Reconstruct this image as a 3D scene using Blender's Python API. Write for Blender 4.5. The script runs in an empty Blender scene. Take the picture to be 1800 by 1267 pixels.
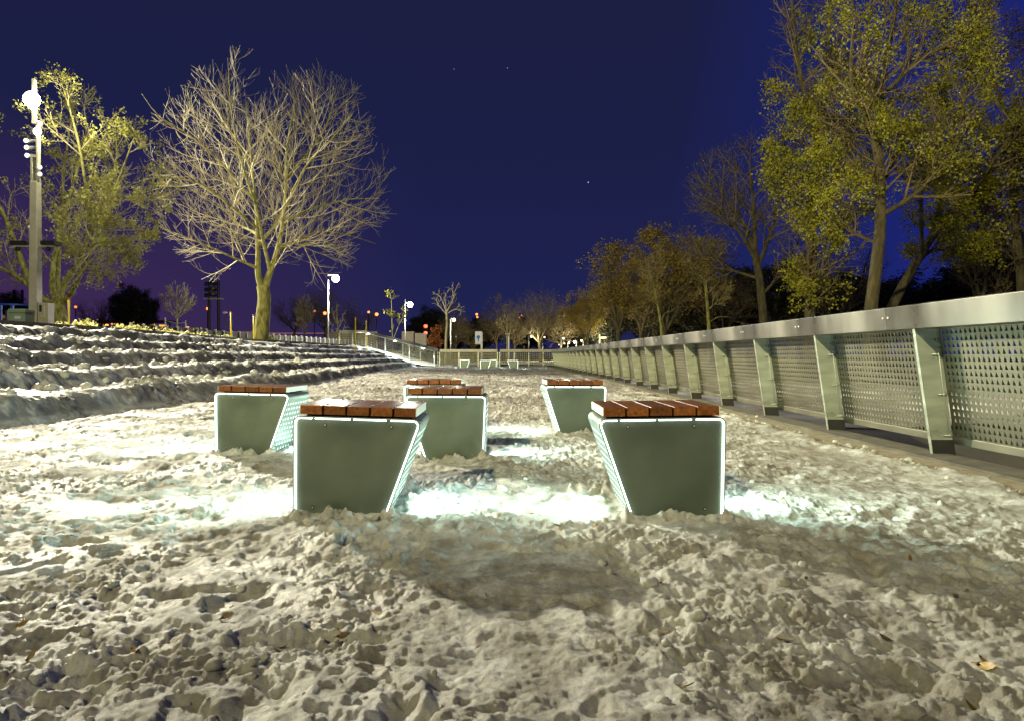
import bpy, math, random
import numpy as np
R = math.radians
S = bpy.context.scene
COL = S.collection

# ------------------------------------------------------------------ camera
cam = bpy.data.objects.new("camera", bpy.data.cameras.new("camera"))
COL.objects.link(cam)
CH = 0.75
cam.location = (0, 0, CH)
cam.rotation_euler = (R(90), 0, 0)
cam.data.sensor_width = 36; cam.data.lens = 24
cam.data.shift_y = -8.5/1800
cam.data.clip_start = 0.05; cam.data.clip_end = 3000
S.camera = cam
S.render.resolution_x = 1024; S.render.resolution_y = 720
S.view_settings.view_transform = 'Standard'; S.view_settings.look = 'None'
S.view_settings.exposure = 0; S.view_settings.gamma = 1

# ------------------------------------------------------------------ night sky
W = bpy.data.worlds.new("World"); S.world = W; W.use_nodes = True
wn = W.node_tree; wn.nodes.clear()
def wnode(t, **k):
    n = wn.nodes.new(t)
    for a, v in k.items(): setattr(n, a, v)
    return n
tc = wnode('ShaderNodeTexCoord'); sx = wnode('ShaderNodeSeparateXYZ')
wn.links.new(tc.outputs['Generated'], sx.inputs[0])
rampz = wnode('ShaderNodeValToRGB')                      # deep blue zenith to a lighter blue above the horizon
wn.links.new(sx.outputs['Z'], rampz.inputs[0])
cr = rampz.color_ramp
cr.elements[0].position = 0; cr.elements[0].color = (.0150,.0175,.078,1)
cr.elements[1].position = .75; cr.elements[1].color = (.0112,.0132,.040,1)
cr.elements.new(.12).color = (.0125,.0158,.076,1)
cr.elements.new(.3).color = (.0112,.0138,.060,1)
# town glow: purple low down on the left
gx = wnode('ShaderNodeMapRange'); gx.inputs[1].default_value = -.12; gx.inputs[2].default_value = -.72
wn.links.new(sx.outputs['X'], gx.inputs[0])
gz_ = wnode('ShaderNodeMapRange'); gz_.inputs[1].default_value = .30; gz_.inputs[2].default_value = .0
wn.links.new(sx.outputs['Z'], gz_.inputs[0])
gm = wnode('ShaderNodeMath', operation='MULTIPLY')
wn.links.new(gx.outputs[0], gm.inputs[0]); wn.links.new(gz_.outputs[0], gm.inputs[1])
mixg = wnode('ShaderNodeMixRGB'); mixg.inputs[2].default_value = (.070,.026,.090,1)
wn.links.new(gm.outputs[0], mixg.inputs[0]); wn.links.new(rampz.outputs[0], mixg.inputs[1])
# clearer blue on the right
bx_ = wnode('ShaderNodeMapRange'); bx_.inputs[1].default_value = .22; bx_.inputs[2].default_value = .5
wn.links.new(sx.outputs['X'], bx_.inputs[0])
mixb = wnode('ShaderNodeMixRGB'); mixb.inputs[2].default_value = (.0105,.0170,.150,1)
wn.links.new(bx_.outputs[0], mixb.inputs[0]); wn.links.new(mixg.outputs[0], mixb.inputs[1])
last = mixb.outputs[0]
for px, py, s_ in [(1034,321,.8),(892,120,.25),(798,122,.2)]:
    v = np.array([(px-900)/1200, 1, (625-py)/1200]); v /= np.linalg.norm(v)
    d = wnode('ShaderNodeVectorMath', operation='DISTANCE'); d.inputs[1].default_value = tuple(v)
    wn.links.new(tc.outputs['Generated'], d.inputs[0])
    l = wnode('ShaderNodeMath', operation='LESS_THAN'); l.inputs[1].default_value = .0007
    wn.links.new(d.outputs['Value'], l.inputs[0])
    m = wnode('ShaderNodeMixRGB'); m.inputs[2].default_value = (s_, s_, s_, 1)
    wn.links.new(l.outputs[0], m.inputs[0]); wn.links.new(last, m.inputs[1]); last = m.outputs[0]
bg = wnode('ShaderNodeBackground'); bg.inputs[1].default_value = 1.0
wn.links.new(last, bg.inputs[0])
wo = wnode('ShaderNodeOutputWorld'); wn.links.new(bg.outputs[0], wo.inputs[0])
W.cycles.sampling_method = 'NONE'

# ------------------------------------------------------------------ floodlights of the park
def spot(name, loc, target, power, col, angle=60, blend=.4, size=.3, parent=None):
    d = bpy.data.lights.new(name, 'SPOT'); d.energy = power; d.color = col
    d.spot_size = R(angle); d.spot_blend = blend; d.shadow_soft_size = size
    o = bpy.data.objects.new(name, d); COL.objects.link(o); o.location = loc
    v = np.array(target, float)-np.array(loc, float)
    from mathutils import Vector
    o.rotation_euler = Vector(v).to_track_quat('-Z', 'Y').to_euler()
    return o
def point(name, loc, power, col, size=.15):
    d = bpy.data.lights.new(name, 'POINT'); d.energy = power; d.color = col; d.shadow_soft_size = size
    o = bpy.data.objects.new(name, d); COL.objects.link(o); o.location = loc
    return o
WARM = (1, .90, .62)
spot('floodlight_beam', (-24.6,35.3,14.0), (-1,6,0), 114000, (1,.93,.70), 75, .5, .35)
spot('floodlight_beam', (-11,-18,15), (9,27,7), 66000, (1,.90,.48), 59, .9, .3)
spot('floodlight_beam', (-24,-16,15), (-15,34,7), 26000, (1,.93,.55), 60, .9, .3)
point('floodlight_spill', (-23.2,35.4,13.4), 1300, (1,.95,.62), .3)

# ------------------------------------------------------------------ noise
_rs = np.random.RandomState(7)
_P = np.tile(_rs.permutation(256), 3)
_G = np.stack([np.cos(np.arange(256)*2.399963), np.sin(np.arange(256)*2.399963)], 1)
def perlin(x, y, seed=0):
    x = x+seed*17.31; y = y+seed*9.73
    xi = np.floor(x).astype(int); yi = np.floor(y).astype(int)
    fx = x-xi; fy = y-yi
    u = fx*fx*fx*(fx*(fx*6-15)+10); v = fy*fy*fy*(fy*(fy*6-15)+10)
    def g(ix, iy, dx, dy):
        h = _P[(_P[ix & 255]+iy) & 255]
        q = _G[h]; return q[..., 0]*dx+q[..., 1]*dy
    a = g(xi, yi, fx, fy); b = g(xi+1, yi, fx-1, fy)
    c = g(xi, yi+1, fx, fy-1); d = g(xi+1, yi+1, fx-1, fy-1)
    return (a+u*(b-a))+v*((c+u*(d-c))-(a+u*(b-a)))
def worley(x, y, seed=0, jit=.9):
    x = x+seed*31.7; y = y+seed*5.3
    xi = np.floor(x).astype(int); yi = np.floor(y).astype(int)
    best = np.full(x.shape, 9.); rid = np.zeros(x.shape)
    for dx in (-1, 0, 1):
        for dy in (-1, 0, 1):
            h = _P[(_P[(xi+dx) & 255]+yi+dy) & 255]; h2 = _P[h+91]; h3 = _P[h2+7]
            cx = xi+dx+.5+jit*(h/255.-.5); cy = yi+dy+.5+jit*(h2/255.-.5)
            dd = (x-cx)**2+(y-cy)**2
            m = dd < best
            best = np.where(m, dd, best); rid = np.where(m, h3/255., rid)
    return np.sqrt(best), rid
def smooth(a, b, x):
    t = np.clip((x-a)/(b-a), 0, 1); return t*t*(3-2*t)

# ------------------------------------------------------------------ terrain layout
FY = [-60, 2, 7.2, 17, 25.7, 41, 47, 60, 300]
FX = [-5.6, -5.5, -5.25, -4.9, -5.6, -6.3, -6.2, -6.2, -6.2]
DY_ = [-60, 30, 47, 300]; DW = [5, 5, 3.9, 3.9]
def foot(Y): return np.interp(Y, FY, FX)
def wid(Y): return np.interp(Y, DY_, DW)
def upper(X, Y):
    e = foot(Y)-wid(Y)-X
    return 1.25+np.clip(e, 0, 14)*.05
def gz(X, Y):
    X = float(X); Y = float(Y)
    e = float(foot(Y)-X)
    if Y > 47:
        t = float(smooth(0, 4, np.array(e))); return t*float(upper(X, Y))
    if e < 0: return 0.0
    return float(upper(X, Y)) if e > wid(Y) else 1.25*e/float(wid(Y))
FENX = lambda Y: 3.24-.01*Y

NB = [(-.735,3.19,1,1.9,1.5), (.70,3.17,-1,-.8,0), (-2.02,5.28,1,1.2,-3), (-.49,4.95,-1,.3,0), (-.765,6.7,1,0,0), (.60,6.5,-1,.3,3)]
FB = [(-2.9,42,1,0,0), (-1.47,38,1,0,0), (-1.30,44,-1,0,0), (.04,38,-1,0,0)]

def snow_height(X, Y):
    n = lambda s, k: perlin(X/s, Y/s, k)
    wx = X+.06*n(.5, 41); wy = Y+.06*n(.5, 42)
    h = .028*n(1.5, 1)+.034*n(.50, 2)+.020*n(.27,17)
    h += .012*np.abs(perlin(wx/.26, wy/.22, 3))*2-.006
    h += (.026*n(.16, 4)+.022*n(.075, 5)+.014*n(.036, 6)+.007*n(.017, 7))*(.65+.6*smooth(-.2, .22, n(.7, 18)))
    h -= .022*smooth(.18, .5, n(.11, 19))*smooth(-.2, .2, n(.45, 20))
    m = smooth(-.10, .22, n(.6, 8))
    for sc, am, sd in ((.16,.013,11), (.085,.013,12), (.045,.012,13), (.024,.008,14)):
        px_ = wx+.55*sc*perlin(X/(sc*.9), Y/(sc*.9), sd+60)+.22*sc*perlin(X/(sc*.33), Y/(sc*.33), sd+62)
        py_ = wy+.55*sc*perlin(X/(sc*.9), Y/(sc*.9), sd+61)+.22*sc*perlin(X/(sc*.33), Y/(sc*.33), sd+63)
        d, r = worley(px_/sc, py_/sc, sd)
        dome = np.clip(1-(d/(.25+.35*r))**2, 0, 1)**.7
        h += dome*am*np.where(r > .5, r, 0)*(.22+1.15*m)*(1+.35*perlin(X/(sc*.3), Y/(sc*.3), 70))
    # boot prints: elongated pits, random but dense
    rs = np.random.RandomState(5)
    for i in range(170):
        cy = 1.1+11*rs.rand()**1.5; cx = (rs.rand()-.5)*2*(1.2+.8*cy)
        a = rs.rand()*math.pi; L = .13+.05*rs.rand(); w = .05+.02*rs.rand(); dep = .016+.022*rs.rand()
        sel = (np.abs(X-cx) < .4) & (np.abs(Y-cy) < .4)
        if not sel.any(): continue
        dx = X[sel]-cx; dy = Y[sel]-cy
        u = (dx*math.cos(a)+dy*math.sin(a))/L; v = (-dx*math.sin(a)+dy*math.cos(a))/w
        q = np.sqrt(u*u+v*v+.0001)+.35*perlin(dx*14+i, dy*14, 9)+.2*perlin(dx*35+i, dy*35, 9)
        h[sel] += -dep*(1-smooth(.75, 1.12, q))+.25*dep*np.exp(-((q-1.45)/.3)**2)
    # smoother, icier snow near the right-hand benches
    ice = smooth(1.2, 2.6, X)*smooth(2.2, 3.4, Y)
    h = h*(1-.5*ice)
    far = smooth(7, 14, Y)
    d, r = worley(wx/.45, wy/.45, 15)
    h = h*(1+.3*far)+far*.03*np.sqrt(np.clip(1-(d/.5)**2, 0, 1))*(r > .5)
    # little drifts round the feet of the benches
    for bx, by, k, ro, yaw in NB+FB:
        for ox, oy, s1, s2, am in ((-.07*k,-.05,.07,.045,.050), (.17*k,-.045,.05,.04,.040), (-.26*k,-.04,.05,.04,.045), (.04*k,-.07,.03,.03,.035), (0,.62,.3,.12,.05)):
            h += am*np.exp(-(((X-bx-ox)/s1)**2+((Y-by-oy)/s2)**2))*(1+2.2*n(.06, 21)+1.6*n(.028,22))
        inside = (1-smooth(.20, .28, np.abs(X-bx+.07*k)))*(1-smooth(.14, .20, np.abs(Y-by-.27)))
        h = h*(1-.8*inside)
    return h*.72+.008

def grid_faces(nr, nc):
    i = np.arange((nr-1)*(nc-1)); r = i//(nc-1); c = i % (nc-1); a = r*nc+c
    return np.stack([a, a+1, a+nc+1, a+nc], 1)
def mesh_np(name, V, F, mat=None, parent=None, smooth_=False, kind=None, flip=False):
    V = np.asarray(V, np.float32); F = np.asarray(F, np.int32)
    if flip: F = F[:, ::-1]
    me = bpy.data.meshes.new(name)
    k = F.shape[1]
    me.vertices.add(len(V)); me.vertices.foreach_set('co', V.ravel())
    me.loops.add(F.size); me.loops.foreach_set('vertex_index', np.ascontiguousarray(F).ravel())
    me.polygons.add(len(F)); me.polygons.foreach_set('loop_start', np.arange(len(F), dtype=np.int32)*k)
    if smooth_: me.polygons.foreach_set('use_smooth', np.ones(len(F), bool))
    me.update(calc_edges=True)
    if mat: me.materials.append(mat)
    o = bpy.data.objects.new(name, me); COL.objects.link(o)
    if parent: o.parent = parent
    if kind: o['kind'] = kind
    return o

# ------------------------------------------------------------------ materials
MATS = {}
def newmat(name):
    m = bpy.data.materials.new(name); m.use_nodes = True
    b = m.node_tree.nodes['Principled BSDF']; return m, m.node_tree, b
def noise_mat(name, c1, c2, scale=5, rough=.6, metal=0, bump=0, bscale=60, det=5, lo=.35, hi=.65, rough2=None, stretch=None, spec=.5, trans=0):
    m, nt, b = newmat(name)
    t = nt.nodes.new('ShaderNodeTexCoord'); src = t.outputs['Object']
    if stretch:
        mp = nt.nodes.new('ShaderNodeMapping'); mp.inputs['Scale'].default_value = stretch
        nt.links.new(src, mp.inputs[0]); src = mp.outputs[0]
    n = nt.nodes.new('ShaderNodeTexNoise'); n.inputs['Scale'].default_value = scale; n.inputs['Detail'].default_value = det
    nt.links.new(src, n.inputs['Vector'])
    mr = nt.nodes.new('ShaderNodeMapRange'); mr.inputs[1].default_value = lo; mr.inputs[2].default_value = hi
    nt.links.new(n.outputs[0], mr.inputs[0])
    mx = nt.nodes.new('ShaderNodeMixRGB'); mx.inputs[1].default_value = (*c1, 1); mx.inputs[2].default_value = (*c2, 1)
    nt.links.new(mr.outputs[0], mx.inputs[0]); nt.links.new(mx.outputs[0], b.inputs['Base Color'])
    b.inputs['Roughness'].default_value = rough; b.inputs['Metallic'].default_value = metal
    b.inputs['Specular IOR Level'].default_value = spec
    if rough2 is not None:
        r = nt.nodes.new('ShaderNodeMapRange'); r.inputs[1].default_value = .3; r.inputs[2].default_value = .7
        r.inputs[3].default_value = rough; r.inputs[4].default_value = rough2
        nt.links.new(n.outputs[0], r.inputs[0]); nt.links.new(r.outputs[0], b.inputs['Roughness'])
    if bump:
        n2 = nt.nodes.new('ShaderNodeTexNoise'); n2.inputs['Scale'].default_value = bscale; n2.inputs['Detail'].default_value = 6
        nt.links.new(src, n2.inputs['Vector'])
        bp = nt.nodes.new('ShaderNodeBump'); bp.inputs['Strength'].default_value = bump; bp.inputs['Distance'].default_value = .01
        nt.links.new(n2.outputs[0], bp.inputs['Height']); nt.links.new(bp.outputs[0], b.inputs['Normal'])
    MATS[name] = m
    return m
def emit_mat(name, col, st):
    m, nt, b = newmat(name)
    b.inputs['Base Color'].default_value = (.8,.8,.8,1)
    b.inputs['Emission Color'].default_value = (*col, 1); b.inputs['Emission Strength'].default_value = st
    return m

def snow_mat(name, clean, grey, dirt, dlo, dhi):
    m, nt, b = newmat(name)
    N = nt.nodes.new; L = nt.links.new
    t = N('ShaderNodeTexCoord')
    def noise(sc, det=6, rg=.6, dist=0):
        n = N('ShaderNodeTexNoise'); n.inputs['Scale'].default_value = sc; n.inputs['Detail'].default_value = det
        n.inputs['Roughness'].default_value = rg; n.inputs['Distortion'].default_value = dist
        L(t.outputs['Object'], n.inputs['Vector']); return n.outputs[0]
    def mr(src, a, b_, c=0, d=1):
        r = N('ShaderNodeMapRange'); r.inputs[1].default_value = a; r.inputs[2].default_value = b_
        r.inputs[3].default_value = c; r.inputs[4].default_value = d; L(src, r.inputs[0]); return r.outputs[0]
    m1 = N('ShaderNodeMixRGB'); m1.inputs[1].default_value = (*clean, 1); m1.inputs[2].default_value = (*grey, 1)
    L(mr(noise(5.0, 10, .72, .5), .40, .60), m1.inputs[0])
    m2 = N('ShaderNodeMixRGB'); m2.inputs[2].default_value = (*dirt, 1); L(m1.outputs[0], m2.inputs[1])
    a = mr(noise(.8, 3), dlo, dhi); c = mr(noise(9, 8, .7), .42, .62)
    mu = N('ShaderNodeMath'); mu.operation = 'MULTIPLY'; L(a, mu.inputs[0]); L(c, mu.inputs[1])
    L(mu.outputs[0], m2.inputs[0])
    # grit specks
    sp = mr(noise(85, 3, .6), .66, .72); m3 = N('ShaderNodeMixRGB'); m3.inputs[2].default_value = (.10,.085,.05,1)
    g = N('ShaderNodeMath'); g.operation = 'MULTIPLY'; g.inputs[1].default_value = .55; L(sp, g.inputs[0])
    L(g.outputs[0], m3.inputs[0]); L(m2.outputs[0], m3.inputs[1]); L(m3.outputs[0], b.inputs['Base Color'])
    L(mr(noise(2.2, 4), .4, .6, .42, .8), b.inputs['Roughness'])
    b.inputs['Specular IOR Level'].default_value = .55
    b.inputs['Subsurface Weight'].default_value = .2; b.inputs['Subsurface Scale'].default_value = .008; b.inputs['Subsurface Radius'].default_value = (.8,1,1)
    bp = N('ShaderNodeBump'); bp.inputs['Strength'].default_value = 1.0; bp.inputs['Distance'].default_value = .018
    L(noise(38, 10, .75), bp.inputs['Height'])
    bp2 = N('ShaderNodeBump'); bp2.inputs['Strength'].default_value = .45; bp2.inputs['Distance'].default_value = .004
    L(noise(170, 4, .7), bp2.inputs['Height']); L(bp.outputs[0], bp2.inputs['Normal'])
    L(bp2.outputs[0], b.inputs['Normal'])
    return m
M_SNOW = snow_mat('trodden_snow', (.78,.78,.74), (.42,.40,.335), (.19,.155,.10), .40, .62)
M_STEPSNOW = snow_mat('step_snow', (.74,.75,.70), (.48,.47,.41), (.14,.12,.08), .42, .64)
M_STEPS = snow_mat('step_snow_with_painted_shade', (.74,.75,.70), (.48,.47,.41), (.14,.12,.08), .42, .64)
def add_shade_and_dirt(m, col=(.035,.032,.026)):     # dark mix by the bare mask: painted riser shade on steps, dirt on plaza
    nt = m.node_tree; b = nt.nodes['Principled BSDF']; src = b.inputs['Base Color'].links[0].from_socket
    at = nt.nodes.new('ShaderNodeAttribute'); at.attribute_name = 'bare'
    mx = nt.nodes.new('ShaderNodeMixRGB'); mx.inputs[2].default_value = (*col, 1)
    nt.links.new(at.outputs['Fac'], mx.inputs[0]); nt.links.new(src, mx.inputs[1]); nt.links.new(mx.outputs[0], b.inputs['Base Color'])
add_shade_and_dirt(M_STEPS); add_shade_and_dirt(M_SNOW, (.22,.19,.145))
M_FARSNOW = noise_mat('thin_snow', (.62,.60,.52), (.10,.09,.06), .6, .8, lo=.42, hi=.6, bump=.4, bscale=6, det=8)
M_EARTH = noise_mat('dark_grass', (.03,.032,.018), (.14,.13,.10), .8, .9, bump=.5, bscale=12, det=8)
M_CONC = noise_mat('concrete', (.23,.20,.14), (.34,.30,.22), 9, .75, bump=.35, bscale=90, det=8)
M_CONC_D = noise_mat('dark_concrete', (.075,.07,.055), (.14,.13,.10), 6, .8, bump=.35, bscale=60, det=8)
M_STEEL = noise_mat('brushed_steel', (.15,.145,.125), (.30,.29,.25), 1.3, .22, metal=1, rough2=.50, stretch=(.3,1.3,.3), bump=.10, bscale=2)
M_STEEL2 = noise_mat('perforated_steel', (.105,.10,.07), (.195,.185,.135), 1.2, .36, metal=.92, rough2=.55, bump=.08, bscale=3)
M_POST = noise_mat('steel_plate', (.38,.41,.34), (.62,.66,.56), 2.2, .22, metal=.6, rough2=.42, stretch=(1,1,4), bump=.06, bscale=6)
M_DARKM = noise_mat('dark_metal', (.03,.03,.028), (.05,.05,.045), 8, .5, metal=.5)
M_SHELL = noise_mat('bench_shell_metal', (.34,.40,.36), (.42,.48,.43), 5, .34, metal=.8, rough2=.46)
M_FACE = noise_mat('bench_face_metal', (.145,.18,.14), (.19,.23,.18), 3.5, .34, metal=.75, rough2=.46, bump=.03, bscale=300)
M_LED = emit_mat('led_white', (.86,1,.95), 7)
M_CREAM = noise_mat('lit_slat_side_cream', (.72,.68,.60), (.80,.76,.68), 5, .45)
M_GREY = noise_mat('painted_grey', (.46,.43,.33), (.54,.51,.41), 3, .5, bump=.05)
M_GALV = noise_mat('galvanised', (.42,.42,.38), (.55,.55,.5), 8, .4, metal=.5)
M_POSTW = noise_mat('pale_post', (.50,.50,.46), (.60,.60,.56), 4, .6)
M_GREEN = noise_mat('cabinet_green', (.27,.36,.25), (.32,.41,.29), 3, .5)
M_BLUE = noise_mat('blue_paint', (.02,.08,.50), (.02,.11,.65), 4, .4)
M_YEL = noise_mat('yellow_plastic', (.75,.60,.03), (.85,.68,.05), 4, .5)
M_RED = noise_mat('red_plastic', (.55,.06,.03), (.65,.08,.04), 4, .4)
M_WHITE = noise_mat('white_sheet', (.75,.76,.74), (.82,.82,.80), 4, .5)
M_SIGNB = noise_mat('sign_blue', (.01,.15,.6), (.01,.17,.65), 4, .5)
M_BLACK = noise_mat('black_plastic', (.012,.012,.012), (.02,.02,.02), 5, .4)
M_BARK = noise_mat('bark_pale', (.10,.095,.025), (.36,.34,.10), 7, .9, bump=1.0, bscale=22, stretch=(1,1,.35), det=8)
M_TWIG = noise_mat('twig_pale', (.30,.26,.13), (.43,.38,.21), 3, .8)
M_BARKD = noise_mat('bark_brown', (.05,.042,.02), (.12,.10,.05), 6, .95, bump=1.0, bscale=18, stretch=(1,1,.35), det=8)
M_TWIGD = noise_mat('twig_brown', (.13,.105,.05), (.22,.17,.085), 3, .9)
def leaf_mat(name, a, b_, c):
    m, nt, b = newmat(name)
    N = nt.nodes.new; L = nt.links.new
    t = N('ShaderNodeTexCoord'); n = N('ShaderNodeTexNoise'); n.inputs['Scale'].default_value = 1.1; n.inputs['Detail'].default_value = 7; n.inputs['Roughness'].default_value = .75
    L(t.outputs['Object'], n.inputs['Vector'])
    r = N('ShaderNodeValToRGB'); L(n.outputs[0], r.inputs[0])
    r.color_ramp.elements[0].position = .36; r.color_ramp.elements[0].color = (*a, 1)
    r.color_ramp.elements[1].position = .66; r.color_ramp.elements[1].color = (*c, 1)
    e = r.color_ramp.elements.new(.5); e.color = (*b_, 1)
    L(r.outputs[0], b.inputs['Base Color']); b.inputs['Roughness'].default_value = .55
    tr = N('ShaderNodeBsdfTranslucent'); L(r.outputs[0], tr.inputs[0])
    mx = N('ShaderNodeMixShader'); mx.inputs[0].default_value = .3
    L(b.outputs[0], mx.inputs[1]); L(tr.outputs[0], mx.inputs[2]); L(mx.outputs[0], nt.nodes['Material Output'].inputs[0])
    return m
M_LEAFY = leaf_mat('leaf_yellow_green', (.26,.26,.05), (.42,.41,.09), (.55,.53,.15))
M_LEAFG = leaf_mat('leaf_olive', (.13,.14,.012), (.32,.32,.02), (.52,.48,.04))
M_LEAFO = leaf_mat('leaf_ochre', (.16,.12,.015), (.28,.20,.025), (.38,.29,.035))
M_LEAFB = leaf_mat('leaf_brown', (.06,.045,.02), (.10,.075,.03), (.15,.11,.045))
M_LEAFD = leaf_mat('leaf_dark', (.012,.016,.008), (.02,.024,.010), (.035,.038,.015))
M_LEAFR = leaf_mat('leaf_rust', (.20,.06,.01), (.30,.10,.02), (.36,.16,.03))
M_SHRUB = leaf_mat('shrub_leaf', (.30,.28,.07), (.46,.44,.16), (.60,.58,.30))

def wood_mat():
    m, nt, b = newmat('varnished_wood')
    N = nt.nodes.new; L = nt.links.new
    t = N('ShaderNodeTexCoord'); mp = N('ShaderNodeMapping'); mp.inputs['Scale'].default_value = (28,2.2,28)
    oi = N('ShaderNodeObjectInfo')
    L(t.outputs['Object'], mp.inputs[0]); n = N('ShaderNodeTexNoise'); n.noise_dimensions = '4D'
    n.inputs['Scale'].default_value = 2.2; n.inputs['Detail'].default_value = 8; n.inputs['Distortion'].default_value = .6
    mul = N('ShaderNodeMath'); mul.operation = 'MULTIPLY'; mul.inputs[1].default_value = 20
    L(oi.outputs['Random'], mul.inputs[0]); L(mul.outputs[0], n.inputs['W'])
    L(mp.outputs[0], n.inputs['Vector'])
    r = N('ShaderNodeValToRGB'); L(n.outputs[0], r.inputs[0])
    r.color_ramp.elements[0].position = .3; r.color_ramp.elements[0].color = (.075,.024,.007,1)
    r.color_ramp.elements[1].position = .7; r.color_ramp.elements[1].color = (.25,.09,.02,1)
    hs = N('ShaderNodeHueSaturation'); L(r.outputs[0], hs.inputs['Color'])
    mr = N('ShaderNodeMapRange'); mr.inputs[3].default_value = .7; mr.inputs[4].default_value = 1.35
    L(oi.outputs['Random'], mr.inputs[0]); L(mr.outputs[0], hs.inputs['Value'])
    L(hs.outputs[0], b.inputs['Base Color'])
    b.inputs['Roughness'].default_value = .28
    n2 = N('ShaderNodeTexNoise'); n2.inputs['Scale'].default_value = 120; L(t.outputs['Object'], n2.inputs['Vector'])
    bp = N('ShaderNodeBump'); bp.inputs['Strength'].default_value = .25; bp.inputs['Distance'].default_value = .003
    L(n2.outputs[0], bp.inputs['Height']); L(bp.outputs[0], b.inputs['Normal'])
    return m
M_WOOD = wood_mat()

def dots_mat():
    # perforated side sheet with the lamp inside showing through its rows of small slots
    m, nt, b = newmat('lit_perforated_sheet')
    N = nt.nodes.new; L = nt.links.new
    t = N('ShaderNodeTexCoord'); sp = N('ShaderNodeSeparateXYZ'); L(t.outputs['Object'], sp.inputs[0])
    def cell(out, per, w, shift=None):
        d = N('ShaderNodeMath'); d.operation = 'DIVIDE'; d.inputs[1].default_value = per; L(out, d.inputs[0])
        s = d.outputs[0]
        f = N('ShaderNodeMath'); f.operation = 'FRACT'; L(s, f.inputs[0])
        a = N('ShaderNodeMath'); a.operation = 'SUBTRACT'; a.inputs[1].default_value = .5; L(f.outputs[0], a.inputs[0])
        c = N('ShaderNodeMath'); c.operation = 'ABSOLUTE'; L(a.outputs[0], c.inputs[0])
        l = N('ShaderNodeMath'); l.operation = 'LESS_THAN'; l.inputs[1].default_value = w; L(c.outputs[0], l.inputs[0])
        return l.outputs[0]
    a = cell(sp.outputs['Y'], .056, .15); c = cell(sp.outputs['Z'], .040, .17)
    z1 = N('ShaderNodeMath'); z1.operation = 'LESS_THAN'; z1.inputs[1].default_value = .395; L(sp.outputs['Z'], z1.inputs[0])
    y1 = N('ShaderNodeMath'); y1.operation = 'GREATER_THAN'; y1.inputs[1].default_value = .03; L(sp.outputs['Y'], y1.inputs[0])
    y2 = N('ShaderNodeMath'); y2.operation = 'LESS_THAN'; y2.inputs[1].default_value = .42; L(sp.outputs['Y'], y2.inputs[0])
    prev = a
    for o in (c, z1.outputs[0], y1.outputs[0], y2.outputs[0]):
        mu = N('ShaderNodeMath'); mu.operation = 'MULTIPLY'; L(prev, mu.inputs[0]); L(o, mu.inputs[1]); prev = mu.outputs[0]
    st = N('ShaderNodeMath'); st.operation = 'MULTIPLY'; st.inputs[1].default_value = 2.5; L(prev, st.inputs[0])
    b.inputs['Base Color'].default_value = (.34,.42,.38,1); b.inputs['Metallic'].default_value = .6; b.inputs['Roughness'].default_value = .45
    b.inputs['Emission Color'].default_value = (.82,1,.94,1); L(st.outputs[0], b.inputs['Emission Strength'])
    return m
M_DOTS = dots_mat()

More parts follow.
